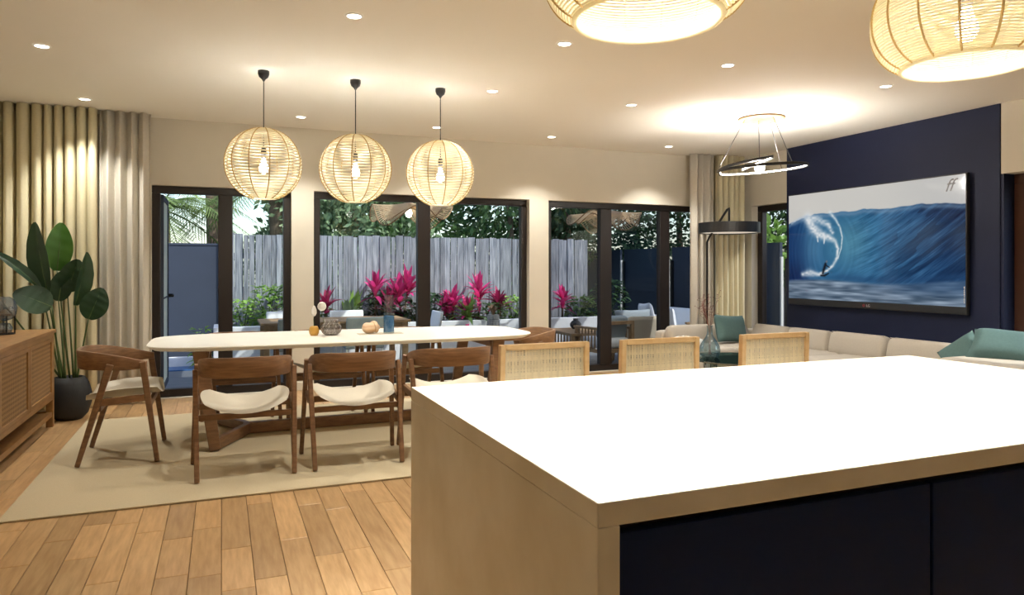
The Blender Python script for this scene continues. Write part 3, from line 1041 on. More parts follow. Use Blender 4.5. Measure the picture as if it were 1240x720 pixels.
# local coordinates: pot at the origin
big_leaf((-0.04, 0, 0.33), (-0.16, -0.02, 1.08), (-0.28, 0.06, 1.70), (-0.55, -0.8, 0.2), 0.24, M['big_leaf'], 0.25, 0.02)
big_leaf((0.0, 0.03, 0.33), (-0.10, 0.05, 1.28), (-0.07, 0.06, 1.70), cam_n, 0.24, M['big_leaf_l'], 0.1, 0.02)
big_leaf((-0.06, -0.02, 0.33), (-0.20, -0.04, 1.14), (-0.52, -0.1, 1.46), (0.2, -0.7, 0.8), 0.12, M['big_leaf'], 0.35, 0.05)
big_leaf((-0.05, -0.05, 0.33), (-0.11, -0.10, 0.98), (-0.37, -0.15, 1.11), (0.15, -0.85, 0.45), 0.29, M['big_leaf'], 0.06, 0.05)
big_leaf((0.03, 0.02, 0.33), (-0.02, 0.03, 1.10), (0.06, 0.05, 1.38), cam_n, 0.24, M['big_leaf'], 0.15, 0.03)
big_leaf((0.05, -0.02, 0.33), (0.05, -0.02, 0.98), (0.15, -0.03, 1.44), (0.9, -0.5, 0.1), 0.22, M['big_leaf'], 0.3, 0.03)
big_leaf((0.06, -0.03, 0.33), (0.15, -0.04, 0.86), (0.25, -0.02, 1.13), (0.1, -0.95, 0.25), 0.25, M['big_leaf'], 0.12, 0.04)
big_leaf((-0.02, -0.04, 0.33), (-0.08, 0.0, 1.02), (-0.05, 0.02, 1.28), cam_n, 0.20, M['big_leaf'], 0.1, 0.03)
big_leaf((-0.06, 0.04, 0.33), (-0.72, -0.02, 1.38), (-0.50, -0.12, 1.33), (0.2, -0.6, 0.8), 0.10, M['big_leaf'], 0.3, 0.03)

# ------------------------------------------------------------------ curtains
def curtain(name, label, x0, x1, y, period, amp, m, sharp=1.0, axis='x', seed=1, ztop=CEIL - 0.004):
    rn = random.Random(seed)
    n = int((x1 - x0) / period * 18)
    ph, pts = 0.0, []
    wob = [rn.uniform(0.75, 1.25) for _ in range(200)]
    for i in range(n + 1):
        x = x0 + (x1 - x0) * i / n
        ph += (x1 - x0) / n / period * 2 * PI * wob[int(ph / (2 * PI)) % 200]
        if sharp < 0.8:
            q = (ph / (2 * PI)) % 1.0              # flat fold, then a narrow crease
            cz = max(0.0, 1 - abs(q - 0.5) / 0.17)
            w = -0.55 + 0.35 * math.cos(2 * PI * q) * -1 + 2.1 * cz ** 1.3
            pts.append((x, y + amp * w))
        else:
            s_ = math.sin(ph)
            w = math.copysign(abs(s_) ** sharp, s_)
            pts.append((x + 0.03 * period * math.sin(2 * ph), y + amp * w))
    mb = MB()
    m_ = 7
    for i, (x, yy) in enumerate(pts):
        for j in range(m_):
            z = 0.012 + (ztop - 0.012) * j / (m_ - 1)
            sway = 0.004 * math.sin(3.1 * z + i * 0.05)
            mb.v.append((x, yy + sway, z))
    for i in range(len(pts) - 1):
        for j in range(m_ - 1):
            a, b = i * m_ + j, (i + 1) * m_ + j
            mb.f.append((a, b, b + 1, a + 1))
    return tag(mb.build(name, m, None, smooth=True, solid=0.003), label, 'curtain')
curtain('heavy_curtain', 'heavy pleated cream curtain behind the potted plant', XL + 0.02, -1.08, 7.66, 0.092, 0.042, M['curtain'], 0.55, seed=2)
curtain('sheer_curtain', 'soft pale grey sheer curtain beside the open door', -1.07, -0.63, 7.72, 0.115, 0.04, M['sheer'], 0.9, seed=5)
curtain('sheer_curtain', 'pale grey sheer curtain behind the black floor lamp', 5.66, 6.02, 7.74, 0.10, 0.035, M['sheer'], 0.9, seed=8)
curtain('heavy_curtain', 'heavy pleated cream curtain in the room corner behind the sofa', 6.03, 6.50, 7.70, 0.080, 0.04, M['curtain'], 0.6, seed=9)

# ------------------------------------------------------------------ lamps
def make_globe():
    t = thing('globe_pendant', 'glowing round cane globe pendant', 'pendant lamp', (0, 0, 0), 0, 'cane globes over the dining table')
    R, zc = 0.275, 2.09
    MB().lathe([(0.0, 2.799), (0.042, 2.799), (0.042, 2.775), (0.034, 2.752), (0.014, 2.735), (0.007, 2.722), (0.0, 2.722)], 20).build('canopy', M['black'], t, smooth=True)
    MB().tube([(0, 0, 2.73), (0, 0, zc + 0.10)], 0.004, 6).build('cord', M['black'], t)
    MB().lathe([(0.0, 0.0), (0.018, 0.0), (0.02, 0.07), (0.008, 0.09), (0.0, 0.09)], 14, (0, 0), zc + 0.045).build('socket', M['blackmat'], t, smooth=True)
    MB().lathe([(0.0, -0.075), (0.022, -0.066), (0.034, -0.04), (0.032, -0.015), (0.018, 0.02), (0.014, 0.045), (0.0, 0.045)], 16, (0, 0), zc).build('bulb', M['bulb'], t, smooth=True)
    rings = MB()
    n = 30
    for i in range(n):
        ph = math.radians(-71 + 146 * i / (n - 1))
        r, z = R * math.cos(ph), zc + R * math.sin(ph) * 0.985
        rings.tube([(r * math.cos(2 * PI * j / 48), r * math.sin(2 * PI * j / 48), z) for j in range(48)], 0.0060, 5, True)
    stuff(rings.build('cane_shade', M['cane_lamp'], t, smooth=True))
    rb = MB().tube([(0.003 + (R + 0.004) * math.cos(math.radians(-72 + 152 * i / 24)), 0, zc + (R + 0.004) * math.sin(math.radians(-72 + 152 * i / 24)) * 0.985) for i in range(25)], 0.0040, 5)
    me = rb.mesh('rib', M['rib'], True)
    for k in range(12):
        o = bpy.data.objects.new('rib', me)
        C.objects.link(o)
        o.parent = t
        o.rotation_euler = (0, 0, 2 * PI * k / 12 + 0.1)
    return t
gp = make_globe()
GL = 'glowing round cane globe pendant over the dining table, '
spots = [(0.298, 5.735, 0, 'nearest the curtain'), (0.99, 5.74, 0, 'middle of three'), (1.693, 5.745, -0.005, 'nearest the island')]
for i, (x, y, z, l_) in enumerate(spots):
    if i == 0:
        g = gp
        g.location = (x, y, 0)
        g['label'] = GL + l_
    else:
        g = dup(gp, (x, y, 0), 0.15 * i, GL + l_)
for g in [o for o in C.objects if o.name.startswith('globe_pendant')]:
    point_light(g, (0, 0, 2.08), W_GLOBE, 0.035)

def make_basket():
    t = thing('basket_pendant', 'flattened open cane basket pendant', 'pendant lamp', (0, 0, 0), 0, 'cane baskets over the island')
    R, zc, hz = 0.288, 2.13, 0.160
    MB().lathe([(0.0, 2.799), (0.05, 2.799), (0.05, 2.77), (0.015, 2.75), (0.0, 2.75)], 20).build('canopy', M['black'], t, smooth=True)
    MB().tube([(0, 0, 2.755), (0, 0, 2.24)], 0.004, 6).build('cord', M['black'], t)
    MB().lathe([(0.0, 0.0), (0.018, 0.0), (0.02, 0.07), (0.008, 0.09), (0.0, 0.09)], 14, (0, 0), 2.165).build('socket', M['blackmat'], t, smooth=True)
    MB().lathe([(0.0, -0.075), (0.022, -0.066), (0.034, -0.04), (0.032, -0.015), (0.018, 0.02), (0.014, 0.045), (0.0, 0.045)], 16, (0, 0), 2.12).build('bulb', M['bulb'], t, smooth=True)
    def prof(a):
        # bulging basket: opening at the bottom, collar turned up inside at the top
        ph = math.radians(-62 + 124 * a)
        e = 0.72
        r = R * (0.24 + 0.76 * max(0, math.cos(ph)) ** e)
        z = zc + hz * math.sin(ph) / math.sin(math.radians(62))
        return r, z
    rings = MB()
    n = 40
    for i in range(n + 1):
        r, z = prof(i / n)
        rings.tube([(r * math.cos(2 * PI * j / 56), r * math.sin(2 * PI * j / 56), z) for j in range(56)], 0.0038, 5, True)
    for rr, zz in (prof(0), prof(1)):
        rings.tube([(rr * math.cos(2 * PI * j / 56), rr * math.sin(2 * PI * j / 56), zz) for j in range(56)], 0.008, 6, True)
    stuff(rings.build('cane_shade', M['cane_lamp'], t, smooth=True))
    rb = MB().tube([(prof(i / 20)[0] + 0.004, 0, prof(i / 20)[1]) for i in range(21)], 0.004, 5)
    me = rb.mesh('rib', M['rib'], True)
    for k in range(16):
        o = bpy.data.objects.new('rib', me)
        C.objects.link(o)
        o.parent = t
        o.rotation_euler = (0, 0, 2 * PI * k / 16 + 0.06)
    return t
bp = make_basket()
bp.location = (1.06, 1.64, 0.0)
bp['label'] = 'flattened open cane basket pendant over the island, on the dining table side'
bq = dup(bp, (2.31, 1.64, 0.01), 0.1, 'flattened open cane basket pendant over the island, on the television side')
for g in (bp, bq):
    point_light(g, (0, 0, 2.10), W_ISLAND, 0.04)
    ld = bpy.data.lights.new('spot_light', 'SPOT')
    ld.energy = 260
    ld.color = WARM
    ld.spot_size = math.radians(96)
    ld.spot_blend = 0.6
    ld.shadow_soft_size = 0.05
    lo = bpy.data.objects.new('spot_light', ld)
    C.objects.link(lo)
    lo.parent = g
    lo.location = (0, 0, 2.02)

def make_down():
    t = thing('downlight', 'small round recessed ceiling downlight', 'downlight', (0, 0, CEIL), 0, 'recessed ceiling downlights')
    MB().lathe_open([(0.040, -0.004), (0.046, -0.008), (0.054, -0.004), (0.056, -0.0005)], 28).build('rim', M['white'], t, smooth=True)
    MB().lathe([(0.0, -0.0045), (0.041, -0.0045), (0.041, -0.001), (0.0, -0.001)], 24).build('lens', M['down'], t)
    return t
dn = make_down()
DX, DYs = [-1.12, 0.73, 2.12, 3.48, 5.06], [4.28, 5.65, 7.33]
dspots = [(-1.12, 5.65, 'above the sideboard'), (0.73, 4.28, 'before the middle globe pendant, on the kitchen side'),
          (2.12, 4.28, 'between the island basket pendant and the dining globes'),
          (-1.12, 7.28, 'in front of the heavy curtain by the plant'), (0.73, 7.33, 'between the first two globe pendants, by the window wall'),
          (2.12, 7.33, 'behind the globe pendant nearest the island'), (2.12, 5.65, 'beside the globe pendant nearest the island'),
          (3.48, 7.36, 'by the wall pier between the wide windows'), (3.48, 5.65, 'halfway between the globes and the ring chandelier'),
          (5.09, 7.40, 'by the curtain in the sofa corner'), (3.46, 4.28, 'between the two island basket pendants'),
          (5.06, 4.28, 'in front of the television wall')]
for i, (x, y, l_) in enumerate(dspots):
    d = dn if i == 0 else dup(dn, (x, y, CEIL))
    d.location = (x, y, CEIL)
    d['label'] = 'small round recessed ceiling downlight ' + l_
    ld = bpy.data.lights.new('spot_light', 'SPOT')
    ld.energy = W_DOWN
    ld.color = (1.0, 0.975, 0.895)
    ld.spot_size = math.radians(105)
    ld.spot_blend = 0.6
    ld.shadow_soft_size = 0.04
    lo = bpy.data.objects.new('spot_light', ld)
    C.objects.link(lo)
    lo.parent = d
    lo.location = (0, 0, -0.02)

# spiral ring chandelier
cd = thing('ring_chandelier', 'dark spiral ring chandelier with glowing strip under a wooden disc', 'chandelier', (4.99, 5.66, 0))
MB().lathe([(0.0, 2.799), (0.225, 2.799), (0.225, 2.785), (0.21, 2.778), (0.0, 2.778)], 40).build('canopy', M['teak'], cd)
path = []
for i in range(61):                             # outer ring, then the inner loop
    a = math.radians(150 + 330 * i / 60)
    path.append(Vector((0.42 * math.cos(a), 0.42 * math.sin(a), 2.30 - 0.03 * math.cos(a) * -1 - 0.012 * i / 60)))
last = path[-1]
for i in range(1, 49):
    u = i / 48
    a = math.radians(480 + 330 * u)
    r = 0.42 - 0.25 * min(1, u * 2.2)
    cxo, cyo = -0.10 * min(1, u * 2), 0.0
    path.append(Vector((cxo + r * math.cos(a), cyo + r * math.sin(a), 2.30 + 0.03 * math.cos(a) + 0.08 * math.sin(PI * u))))
def ribbon(path, off, w, h):
    mb = MB()
    n = len(path)
    for i, p in enumerate(path):
        t = (path[min(i + 1, n - 1)] - path[max(i - 1, 0)]).normalized()
        rr = Vector((t.y, -t.x, 0)).normalized()
        for a, b in ((0, -h), (w, -h), (w, h), (0, h)):
            q = p + rr * (off + a)
            mb.v.append((q.x, q.y, q.z + b))
    for i in range(n - 1):
        for j in range(4):
            mb.f.append((i * 4 + j, i * 4 + (j + 1) % 4, (i + 1) * 4 + (j + 1) % 4, (i + 1) * 4 + j))
    mb.f += [(3, 2, 1, 0), tuple((n - 1) * 4 + j for j in range(4))]
    return mb
rg = ribbon(path, 0.0, 0.016, 0.013).build('ring', M['bezel'], cd)
ribbon(path, -0.005, 0.0045, 0.006).build('led_strip', M['led'], rg)
MB().lathe([(0.0, -0.05), (0.035, -0.038), (0.05, 0.0), (0.035, 0.038), (0.0, 0.05)], 16, (-0.05, -0.03), 2.29).build('bulb', M['bulb'], cd, smooth=True)
MB().tube([(-0.02, 0.02, 2.78), (-0.05, -0.03, 2.33)], 0.003, 5).build('wire', M['black'], cd)
for a, top in ((160, 160), (268, 268), (20, 20)):
    p = Vector((0.425 * math.cos(math.radians(a)), 0.425 * math.sin(math.radians(a)), 2.31))
    q = Vector((0.17 * math.cos(math.radians(top)), 0.17 * math.sin(math.radians(top)), 2.78))
    MB().tube([p, q], 0.003, 5).build('wire', M['black'], cd)
point_light(cd, (-0.05, -0.03, 2.29), W_CHAND, 0.055, (1.0, 0.93, 0.84))
ld = bpy.data.lights.new('spot_light', 'SPOT')
ld.energy = 190
ld.color = (1.0, 0.95, 0.88)
ld.spot_size = math.radians(178)
ld.spot_blend = 1.0
ld.shadow_soft_size = 0.06
lo = bpy.data.objects.new('spot_light', ld)
C.objects.link(lo)
lo.parent = cd
lo.location = (-0.05, -0.03, 2.22)
lo.rotation_euler = (PI, 0, 0)

# black arc floor lamp
fl = thing('floor_lamp', 'black arched floor lamp with flat drum ring shade behind the sofa', 'floor lamp', (5.80, 7.58, 0))
MB().lathe([(0.0, 0.0), (0.13, 0.0), (0.13, 0.02), (0.0, 0.025)], 28).build('base', M['black'], fl)
SC = Vector((0.13, -0.27, 0))                   # shade centre relative to the base
MB().tube([(0, 0, 0.02), (0, 0, 1.64), (0.012, -0.025, 1.70), (SC.x - 0.012, SC.y + 0.022, 2.045), (SC.x, SC.y, 2.06), (SC.x, SC.y, 2.03), (SC.x, SC.y, 1.86)], 0.014, 10).build('pole', M['black'], fl, smooth=True)
MB().lathe_open([(0.368, 1.745), (0.375, 1.745), (0.375, 1.875), (0.368, 1.875), (0.368, 1.745)], 64, (SC.x, SC.y)).build('shade', M['black'], fl)
MB().lathe([(0.0, 1.868), (0.367, 1.868), (0.367, 1.872), (0.0, 1.872)], 48, (SC.x, SC.y)).build('shade_top', M['black'], fl)
MB().lathe([(0.0, 1.757), (0.366, 1.757), (0.366, 1.762), (0.0, 1.762)], 48, (SC.x, SC.y)).build('diffuser', M['led_dim'], fl)

# ------------------------------------------------------------------ television
tv = thing('television', 'large wall-mounted television showing a surfer under a blue wave', 'television', (6.50, 5.75, 0))
TY0, TY1, TZ0, TZ1 = -1.142, 1.142, 0.862, 2.205
MB().box(-0.008, 0.036, TY0, TY1, TZ0, TZ1).build('case', M['bezel'], tv, bevel=0.006)
MB().box(0.036, 0.0495, -0.4, 0.4, 1.3, 1.7).build('wall_bracket', M['black'], tv)

def paint(nu, nv):
    u = (np.arange(nu) + 0.5) / nu
    v = (np.arange(nv) + 0.5) / nv
    U, V = np.meshgrid(u, v, indexing='ij')
    rng = np.random.RandomState(4)
    def noise(fu, fv, Ux, Vx, seed):
        r = np.random.RandomState(seed)
        g = r.rand(64, 64)
        a, b = Ux * fu, Vx * fv
        i, j = np.floor(a).astype(int), np.floor(b).astype(int)
        fa, fb = a - i, b - j
        fa, fb = fa * fa * (3 - 2 * fa), fb * fb * (3 - 2 * fb)
        G = lambda p, q: g[p % 64, q % 64]
        return (G(i, j) * (1 - fa) + G(i + 1, j) * fa) * (1 - fb) + (G(i, j + 1) * (1 - fa) + G(i + 1, j + 1) * fa) * fb
    def mixc(a, b, k):
        k = np.clip(k, 0, 1)[..., None]
        return a * (1 - k) + np.array(b, float) * k
    def sm(a, b, x):
        t = np.clip((x - a) / (b - a), 0, 1)
        return t * t * (3 - 2 * t)
    img = np.zeros((nu, nv, 3))
    img[:] = (214, 212, 207)
    img = mixc(img, (196, 196, 196), sm(0.5, 1.0, U) * 0.6)
    crest = np.interp(U, [0, .06, .13, .2, .3, .4, .5, .6, .7, .8, .9, 1], [.725, .755, .79, .80, .80, .795, .80, .785, .795, .80, .79, .775])
    crest = crest + 0.012 * (noise(14, 1, U, V * 0, 3) - 0.5) + 0.008 * (noise(45, 1, U, V * 0, 5) - 0.5)
    # wave face
    face = np.zeros_like(img)
    face[:] = (50, 104, 146)
    du = U - 0.36
    face = mixc(face, (78, 136, 164), np.exp(-((U - .40) / .13) ** 2 - ((V - .52) / .22) ** 2))
    face = mixc(face, (30, 62, 104), sm(.5, .95, U) * 0.85)
    face = mixc(face, (14, 36, 72), sm(.72, 1.05, U) * sm(.25, .6, V) * 0.75)
    face = mixc(face, (26, 56, 104), sm(.26, .0, U) * 0.85)
    face = mixc(face, (16, 34, 74), sm(.45, .2, V) * sm(.2, .0, U) * 0.8)
    face = mixc(face, (90, 140, 175), np.exp(-((U - .17) / .06) ** 2 - ((V - .5) / .2) ** 2) * 0.5)
    # streaks sweeping up to the right
    sw = V - 0.20 - 1.1 * np.clip(U - .33, 0, 1) ** 1.45
    st_ = noise(5, 40, U + V * .6, sw + .3, 11) * .45 + noise(10, 90, U + V * .4, sw + .7, 12) * .35 + noise(34, 150, U, sw + .2, 14) * .3 - .05
    kr = sm(.36, .55, U)
    face = face + ((st_ - .5) * 88)[..., None] * kr[..., None] * np.array([.75, .95, 1.0])
    dk = (noise(4, 24, U + V * .8, sw + .1, 21) > .62) * sm(.55, .8, U)
    face = mixc(face, (14, 34, 66), dk * .55)
    # barrel lines on the left
    rr = np.hypot((U - .17) * 1.6, V - .42)
    sl = noise(3, 46, V * 1.5, np.hypot((U - .30) * 1.9, (V - .45) * .8), 13)
    face = face + ((sl - .5) * 15)[..., None] * (1 - kr)[..., None] * np.array([.8, 1, 1.1])
    img = mixc(img, (0, 0, 0), 0 * U)
    m = sm(-0.006, 0.006, crest - V)
    img = img * (1 - m[..., None]) + face * m[..., None]
    img = mixc(img, (120, 150, 180), np.exp(-((V - crest + .02) / .018) ** 2) * .55 * (V < crest + .005))
    # spray and lip
    def stroke(img, pts, w, col, strength, jag, seed):
        d = np.full(U.shape, 9.0)
        wl_ = np.zeros(U.shape)
        for (a, b), (p, q) in zip(list(zip(pts[:-1], w[:-1])), list(zip(pts[1:], w[1:]))):
            ax, ay = a
            bx, by = p
            dx, dy = (bx - ax) * 1.72, by - ay
            t = np.clip((((U - ax) * 1.72) * dx + (V - ay) * dy) / (dx * dx + dy * dy + 1e-9), 0, 1)
            dist = np.hypot((U - ax) * 1.72 - t * dx, V - ay - t * dy)
            ww = b * (1 - t) + q * t
            upd = dist / ww < d
            d = np.where(upd, dist / ww, d)
        k = np.exp(-d ** 2 * 1.1) * strength * (1 - jag + jag * 1.7 * noise(70, 60, U, V, seed))
        return mixc(img, col, k)
    img = stroke(img, [(.135, .77), (.17, .67), (.22, .61), (.275, .575), (.315, .54), (.335, .47), (.33, .39), (.305, .32), (.265, .27), (.22, .245)],
                 [.05, .05, .045, .035, .02, .016, .016, .014, .014, .012], (236, 240, 243), .95, .35, 31)
    img = stroke(img, [(.14, .775), (.2, .75), (.27, .70), (.30, .62)], [.03, .04, .03, .02], (225, 232, 238), .75, .6, 32)
    img = stroke(img, [(.20, .60), (.205, .54)], [.014, .006], (236, 240, 243), .9, .3, 37)
    img = stroke(img, [(.25, .58), (.245, .52)], [.014, .006], (236, 240, 243), .9, .3, 38)
    img = stroke(img, [(.285, .80), (.32, .735), (.348, .66), (.362, .57), (.355, .47), (.335, .38)], [.02, .014, .010, .008, .006, .005], (230, 238, 242), .8, .3, 33)
    img = stroke(img, [(.02, .73), (.07, .765), (.13, .785)], [.012, .012, .02], (190, 205, 220), .8, .4, 36)
    img = stroke(img, [(.10, .235), (.15, .25), (.2, .235), (.24, .235)], [.022, .035, .022, .012], (222, 228, 234), .95, .3, 34)
    # flat water
    wv = noise(9, 44, U + .02 * np.sin(V * 90), V, 41) * .6 + noise(18, 90, U, V, 42) * .4
    water = np.zeros_like(img)
    water[:] = (116, 134, 154)
    water = water + ((wv - .5) * 130)[..., None]
    water = mixc(water, (46, 78, 118), sm(.02, .15, V) * sm(.3, .9, U) * .6)
    bot = .17 + .015 * np.sin(U * 7) + .02 * sm(.5, 1, U)
    k = sm(-.02, .02, bot - V)
    img = img * (1 - k[..., None]) + water * k[..., None]
    img = mixc(img, (40, 76, 118), np.exp(-((V - bot - .03) / .03) ** 2) * .55 * sm(.2, .4, U))
    # surfer
    img = stroke(img, [(.225, .225), (.25, .225), (.275, .245)], [.009, .010, .006], (20, 24, 32), 1.0, 0, 51)
    img = stroke(img, [(.238, .245), (.243, .275), (.25, .305), (.256, .335)], [.012, .016, .016, .011], (18, 22, 30), 1.0, 0, 51)
    img = stroke(img, [(.252, .33), (.268, .31), (.28, .30)], [.008, .006, .005], (24, 28, 38), 1.0, 0, 51)
    img = stroke(img, [(.262, .352), (.263, .355)], [.010, .010], (120, 120, 128), 1.0, 0, 51)
    return np.clip(img, 0, 255)
NU, NV = 340, 196
colr = paint(NU, NV)
cl = colr / 255.0
cl = np.where(cl <= 0.04045, cl / 12.92, ((cl + 0.055) / 1.055) ** 2.4)
ya, yb2, za, zb2 = TY1 - 0.012, TY0 + 0.012, TZ0 + 0.075, TZ1 - 0.012
ys = np.linspace(ya, yb2, NU + 1)
zs = np.linspace(za, zb2, NV + 1)
verts = np.empty((NU + 1, NV + 1, 3))
verts[..., 0] = -0.0095
verts[..., 1] = ys[:, None]
verts[..., 2] = zs[None, :]
idx = np.arange((NU + 1) * (NV + 1)).reshape(NU + 1, NV + 1)
faces = np.stack([idx[:-1, :-1], idx[1:, :-1], idx[1:, 1:], idx[:-1, 1:]], -1).reshape(-1, 4)
me = bpy.data.meshes.new('screen')
me.from_pydata(verts.reshape(-1, 3).tolist(), [], faces.tolist())
att = me.color_attributes.new('picture', 'FLOAT_COLOR', 'CORNER')
buf = np.ones((NU * NV, 4, 4), dtype=np.float32)
buf[:, :, :3] = cl.reshape(-1, 3)[:, None, :]
att.data.foreach_set('color', buf.ravel())
sm_, n_, l_, p_ = base_mat('screen_picture')
at_ = n_.new('ShaderNodeVertexColor')
at_.layer_name = 'picture'
em_ = n_.new('ShaderNodeEmission')
em_.inputs[1].default_value = 0.85
gl_ = n_.new('ShaderNodeBsdfGlossy')
gl_.inputs['Roughness'].default_value = 0.12
mx_ = n_.new('ShaderNodeMixShader')
mx_.inputs[0].default_value = 0.03
l_.new(at_.outputs[0], em_.inputs[0])
l_.new(em_.outputs[0], mx_.inputs[1])
l_.new(gl_.outputs[0], mx_.inputs[2])
l_.new(mx_.outputs[0], n_['Material Output'].inputs[0])
me.materials.append(sm_)
scr = bpy.data.objects.new('screen', me)
C.objects.link(scr)
scr.parent = tv

def lettering(name, body, m, parent, loc, size, shear=0.0, spin=0.0):
    cu = bpy.data.curves.new(name, 'FONT')
    cu.body = body
    cu.size = size
    cu.shear = shear
    cu.extrude = 0.0008
    cu.align_x = 'CENTER'
    o = bpy.data.objects.new(name, cu)
    C.objects.link(o)
    dg = bpy.context.evaluated_depsgraph_get()
    me2 = bpy.data.meshes.new_from_object(o.evaluated_get(dg))
    bpy.data.objects.remove(o)
    o = bpy.data.objects.new(name, me2)
    C.objects.link(o)
    me2.materials.clear()
    me2.materials.append(m)
    o.parent = parent
    # text faces -X: x axis -> -Y, y axis -> +Z
    o.matrix_basis = Matrix.Translation(loc) @ Matrix(((0, 0, -1, 0), (-1, 0, 0, 0), (0, 1, 0, 0), (0, 0, 0, 1))) @ Matrix.Rotation(spin, 4, 'Z')
    return o
lettering('brand_lettering', 'LG', M['silver'], tv, (-0.0092, -0.035, TZ0 + 0.022), 0.04)
ring = MB().tube([(-0.009, 0.022 + 0.013 * math.cos(2 * PI * j / 20), TZ0 + 0.036 + 0.013 * math.sin(2 * PI * j / 20)) for j in range(20)], 0.002, 5, True)
ring.box(-0.0095, -0.0085, 0.020, 0.024, TZ0 + 0.03, TZ0 + 0.042)
ring.build('brand_ring', M['red'], tv)
# script double-f mark in the picture's corner and the small credit along its edge
lettering('script_mark', 'ff', M['mark'], tv, (-0.0105, TY0 + 0.18, 2.045), 0.17, 0.4)
cr = MB()
rn = random.Random(2)
z = TZ0 + 0.11
while z < TZ0 + 0.27:
    h_ = rn.uniform(0.006, 0.014)
    cr.box(-0.0105, -0.0097, TY0 + 0.018, TY0 + 0.018 + rn.choice([0.008, 0.012]), z, z + h_)
    z += h_ + 0.005
stuff(cr.build('edge_credit', M['silver'], tv))

# ------------------------------------------------------------------ sofa corner
so = thing('corner_sofa', 'long beige linen corner sofa below the television', 'sofa', (0, 0, 0))
SH, ST = 0.40, 0.60
# run along the television wall (x 5.55..6.5) and run along the window wall (y 6.65..7.55)
cushion_mb(5.52, 6.50, 3.42, 7.52, 0.06, 0.26, 0.03).build('base', M['sofa'], so, smooth=True)
cushion_mb(4.95, 5.51, 6.60, 7.52, 0.06, 0.26, 0.03).build('base', M['sofa'], so, smooth=True)
for x, y in ((5.6, 3.72), (6.4, 3.72), (5.6, 6.5), (6.4, 7.42), (5.05, 6.7), (5.05, 7.42)):
    MB().box(x - 0.03, x + 0.03, y - 0.03, y + 0.03, 0, 0.062).build('foot', M['black'], so)
cushion_mb(6.30, 6.50, 4.42, 7.52, 0.24, 0.52, 0.05).build('back_frame', M['sofa'], so, smooth=True)
cushion_mb(4.95, 6.29, 7.34, 7.52, 0.24, 0.545, 0.05).build('back_frame', M['sofa'], so, smooth=True)
for a, b in ((4.20, 4.75), (4.76, 5.72), (5.73, 6.60), (6.61, 7.32)):
    cushion_mb(5.50, 6.28, a, b, 0.255, SH, 0.06).build('seat_cushion', M['sofa'], so, smooth=True)
cushion_mb(4.95, 5.49, 6.58, 7.32, 0.255, SH, 0.06).build('seat_cushion', M['sofa'], so, smooth=True)
cushion_mb(5.50, 6.48, 3.40, 4.19, 0.24, 0.565, 0.06).build('end_cushion', M['sofa'], so, smooth=True)
for a, b, dz in ((4.44, 5.20, 0.0), (5.21, 5.93, 0.005), (5.94, 6.55, 0.0), (6.56, 7.15, 0.0)):
    m_ = Matrix.Translation((6.20, (a + b) / 2, 0.475 + dz)) @ Matrix.Rotation(math.radians(12), 4, 'Y')
    c_ = cushion_mb(-0.09, 0.09, -(b - a) / 2, (b - a) / 2, -0.14, 0.14, 0.075).move(m_)
    o_ = c_.build('back_cushion', M['sofa'], so, smooth=True)
    hw = (b - a) / 2 - 0.03
    pp = MB().tube([m_ @ Vector((-0.055, -hw, 0.127)), m_ @ Vector((-0.055, hw, 0.127))], 0.005, 6)
    pp.build('piping', M['sofa'], o_)
for a, b in ((4.98, 5.62), (5.63, 6.15)):
    m_ = Matrix.Translation(((a + b) / 2, 7.27, 0.475)) @ Matrix.Rotation(math.radians(-12), 4, 'X')
    cushion_mb(-(b - a) / 2, (b - a) / 2, -0.09, 0.09, -0.14, 0.14, 0.075).move(m_).build('back_cushion', M['sofa'], so, smooth=True)

def scatter(name, label, loc, rot, w, h, t, m, grp=None):
    return tag(pillow_mb(w, h, t).build(name, m, None, smooth=True, loc=loc, rot=rot), label, 'cushion', grp)
scatter('scatter_cushion', 'square teal scatter cushion in the sofa corner beside the vase', (5.74, 7.05, 0.57), (math.radians(-16), math.radians(4), math.radians(8)), 0.50, 0.34, 0.16, M['teal'])
scatter('scatter_cushion', 'plump teal scatter cushion at the sofa end under the television edge', (6.02, 3.92, 0.655), (math.radians(-58), math.radians(4), math.radians(-64)), 0.54, 0.40, 0.15, M['teal'])
scatter('scatter_cushion', 'teal scatter cushion tipped onto one corner, next to the plump one', (6.0, 4.30, 0.535), (math.radians(-30), math.radians(-38), math.radians(-72)), 0.36, 0.34, 0.13, M['teal'])

# glass coffee table with fluted base
ct = thing('coffee_table', 'round dark teal glass coffee table with fluted base', 'table', (4.84, 5.78, 0))
MB().lathe([(0.0, 0.385), (0.50, 0.385), (0.505, 0.392), (0.50, 0.40), (0.0, 0.40)], 56).build('top', M['table_glass'], ct)
flute = MB()
vs = []
for j in range(96):
    a = 2 * PI * j / 96
    r = 0.36 + 0.010 * math.cos(24 * a)
    vs.append((r * math.cos(a), r * math.sin(a)))
flute.prism(vs, 0.0, 0.384)
flute.build('base', M['table_glass'], ct, smooth=False)
bv = thing('bottle_vase', 'blue-grey glass bottle vase with dried twigs on the coffee table', 'vase', (4.60, 5.97, 0.401))
MB().lathe_open([(0.02, 0.002), (0.075, 0.004), (0.098, 0.03), (0.106, 0.07), (0.098, 0.115), (0.07, 0.165), (0.042, 0.205), (0.028, 0.24), (0.026, 0.30), (0.034, 0.32)], 32).build('bottle', M['vase_glass'], bv, smooth=True)
rn = random.Random(12)
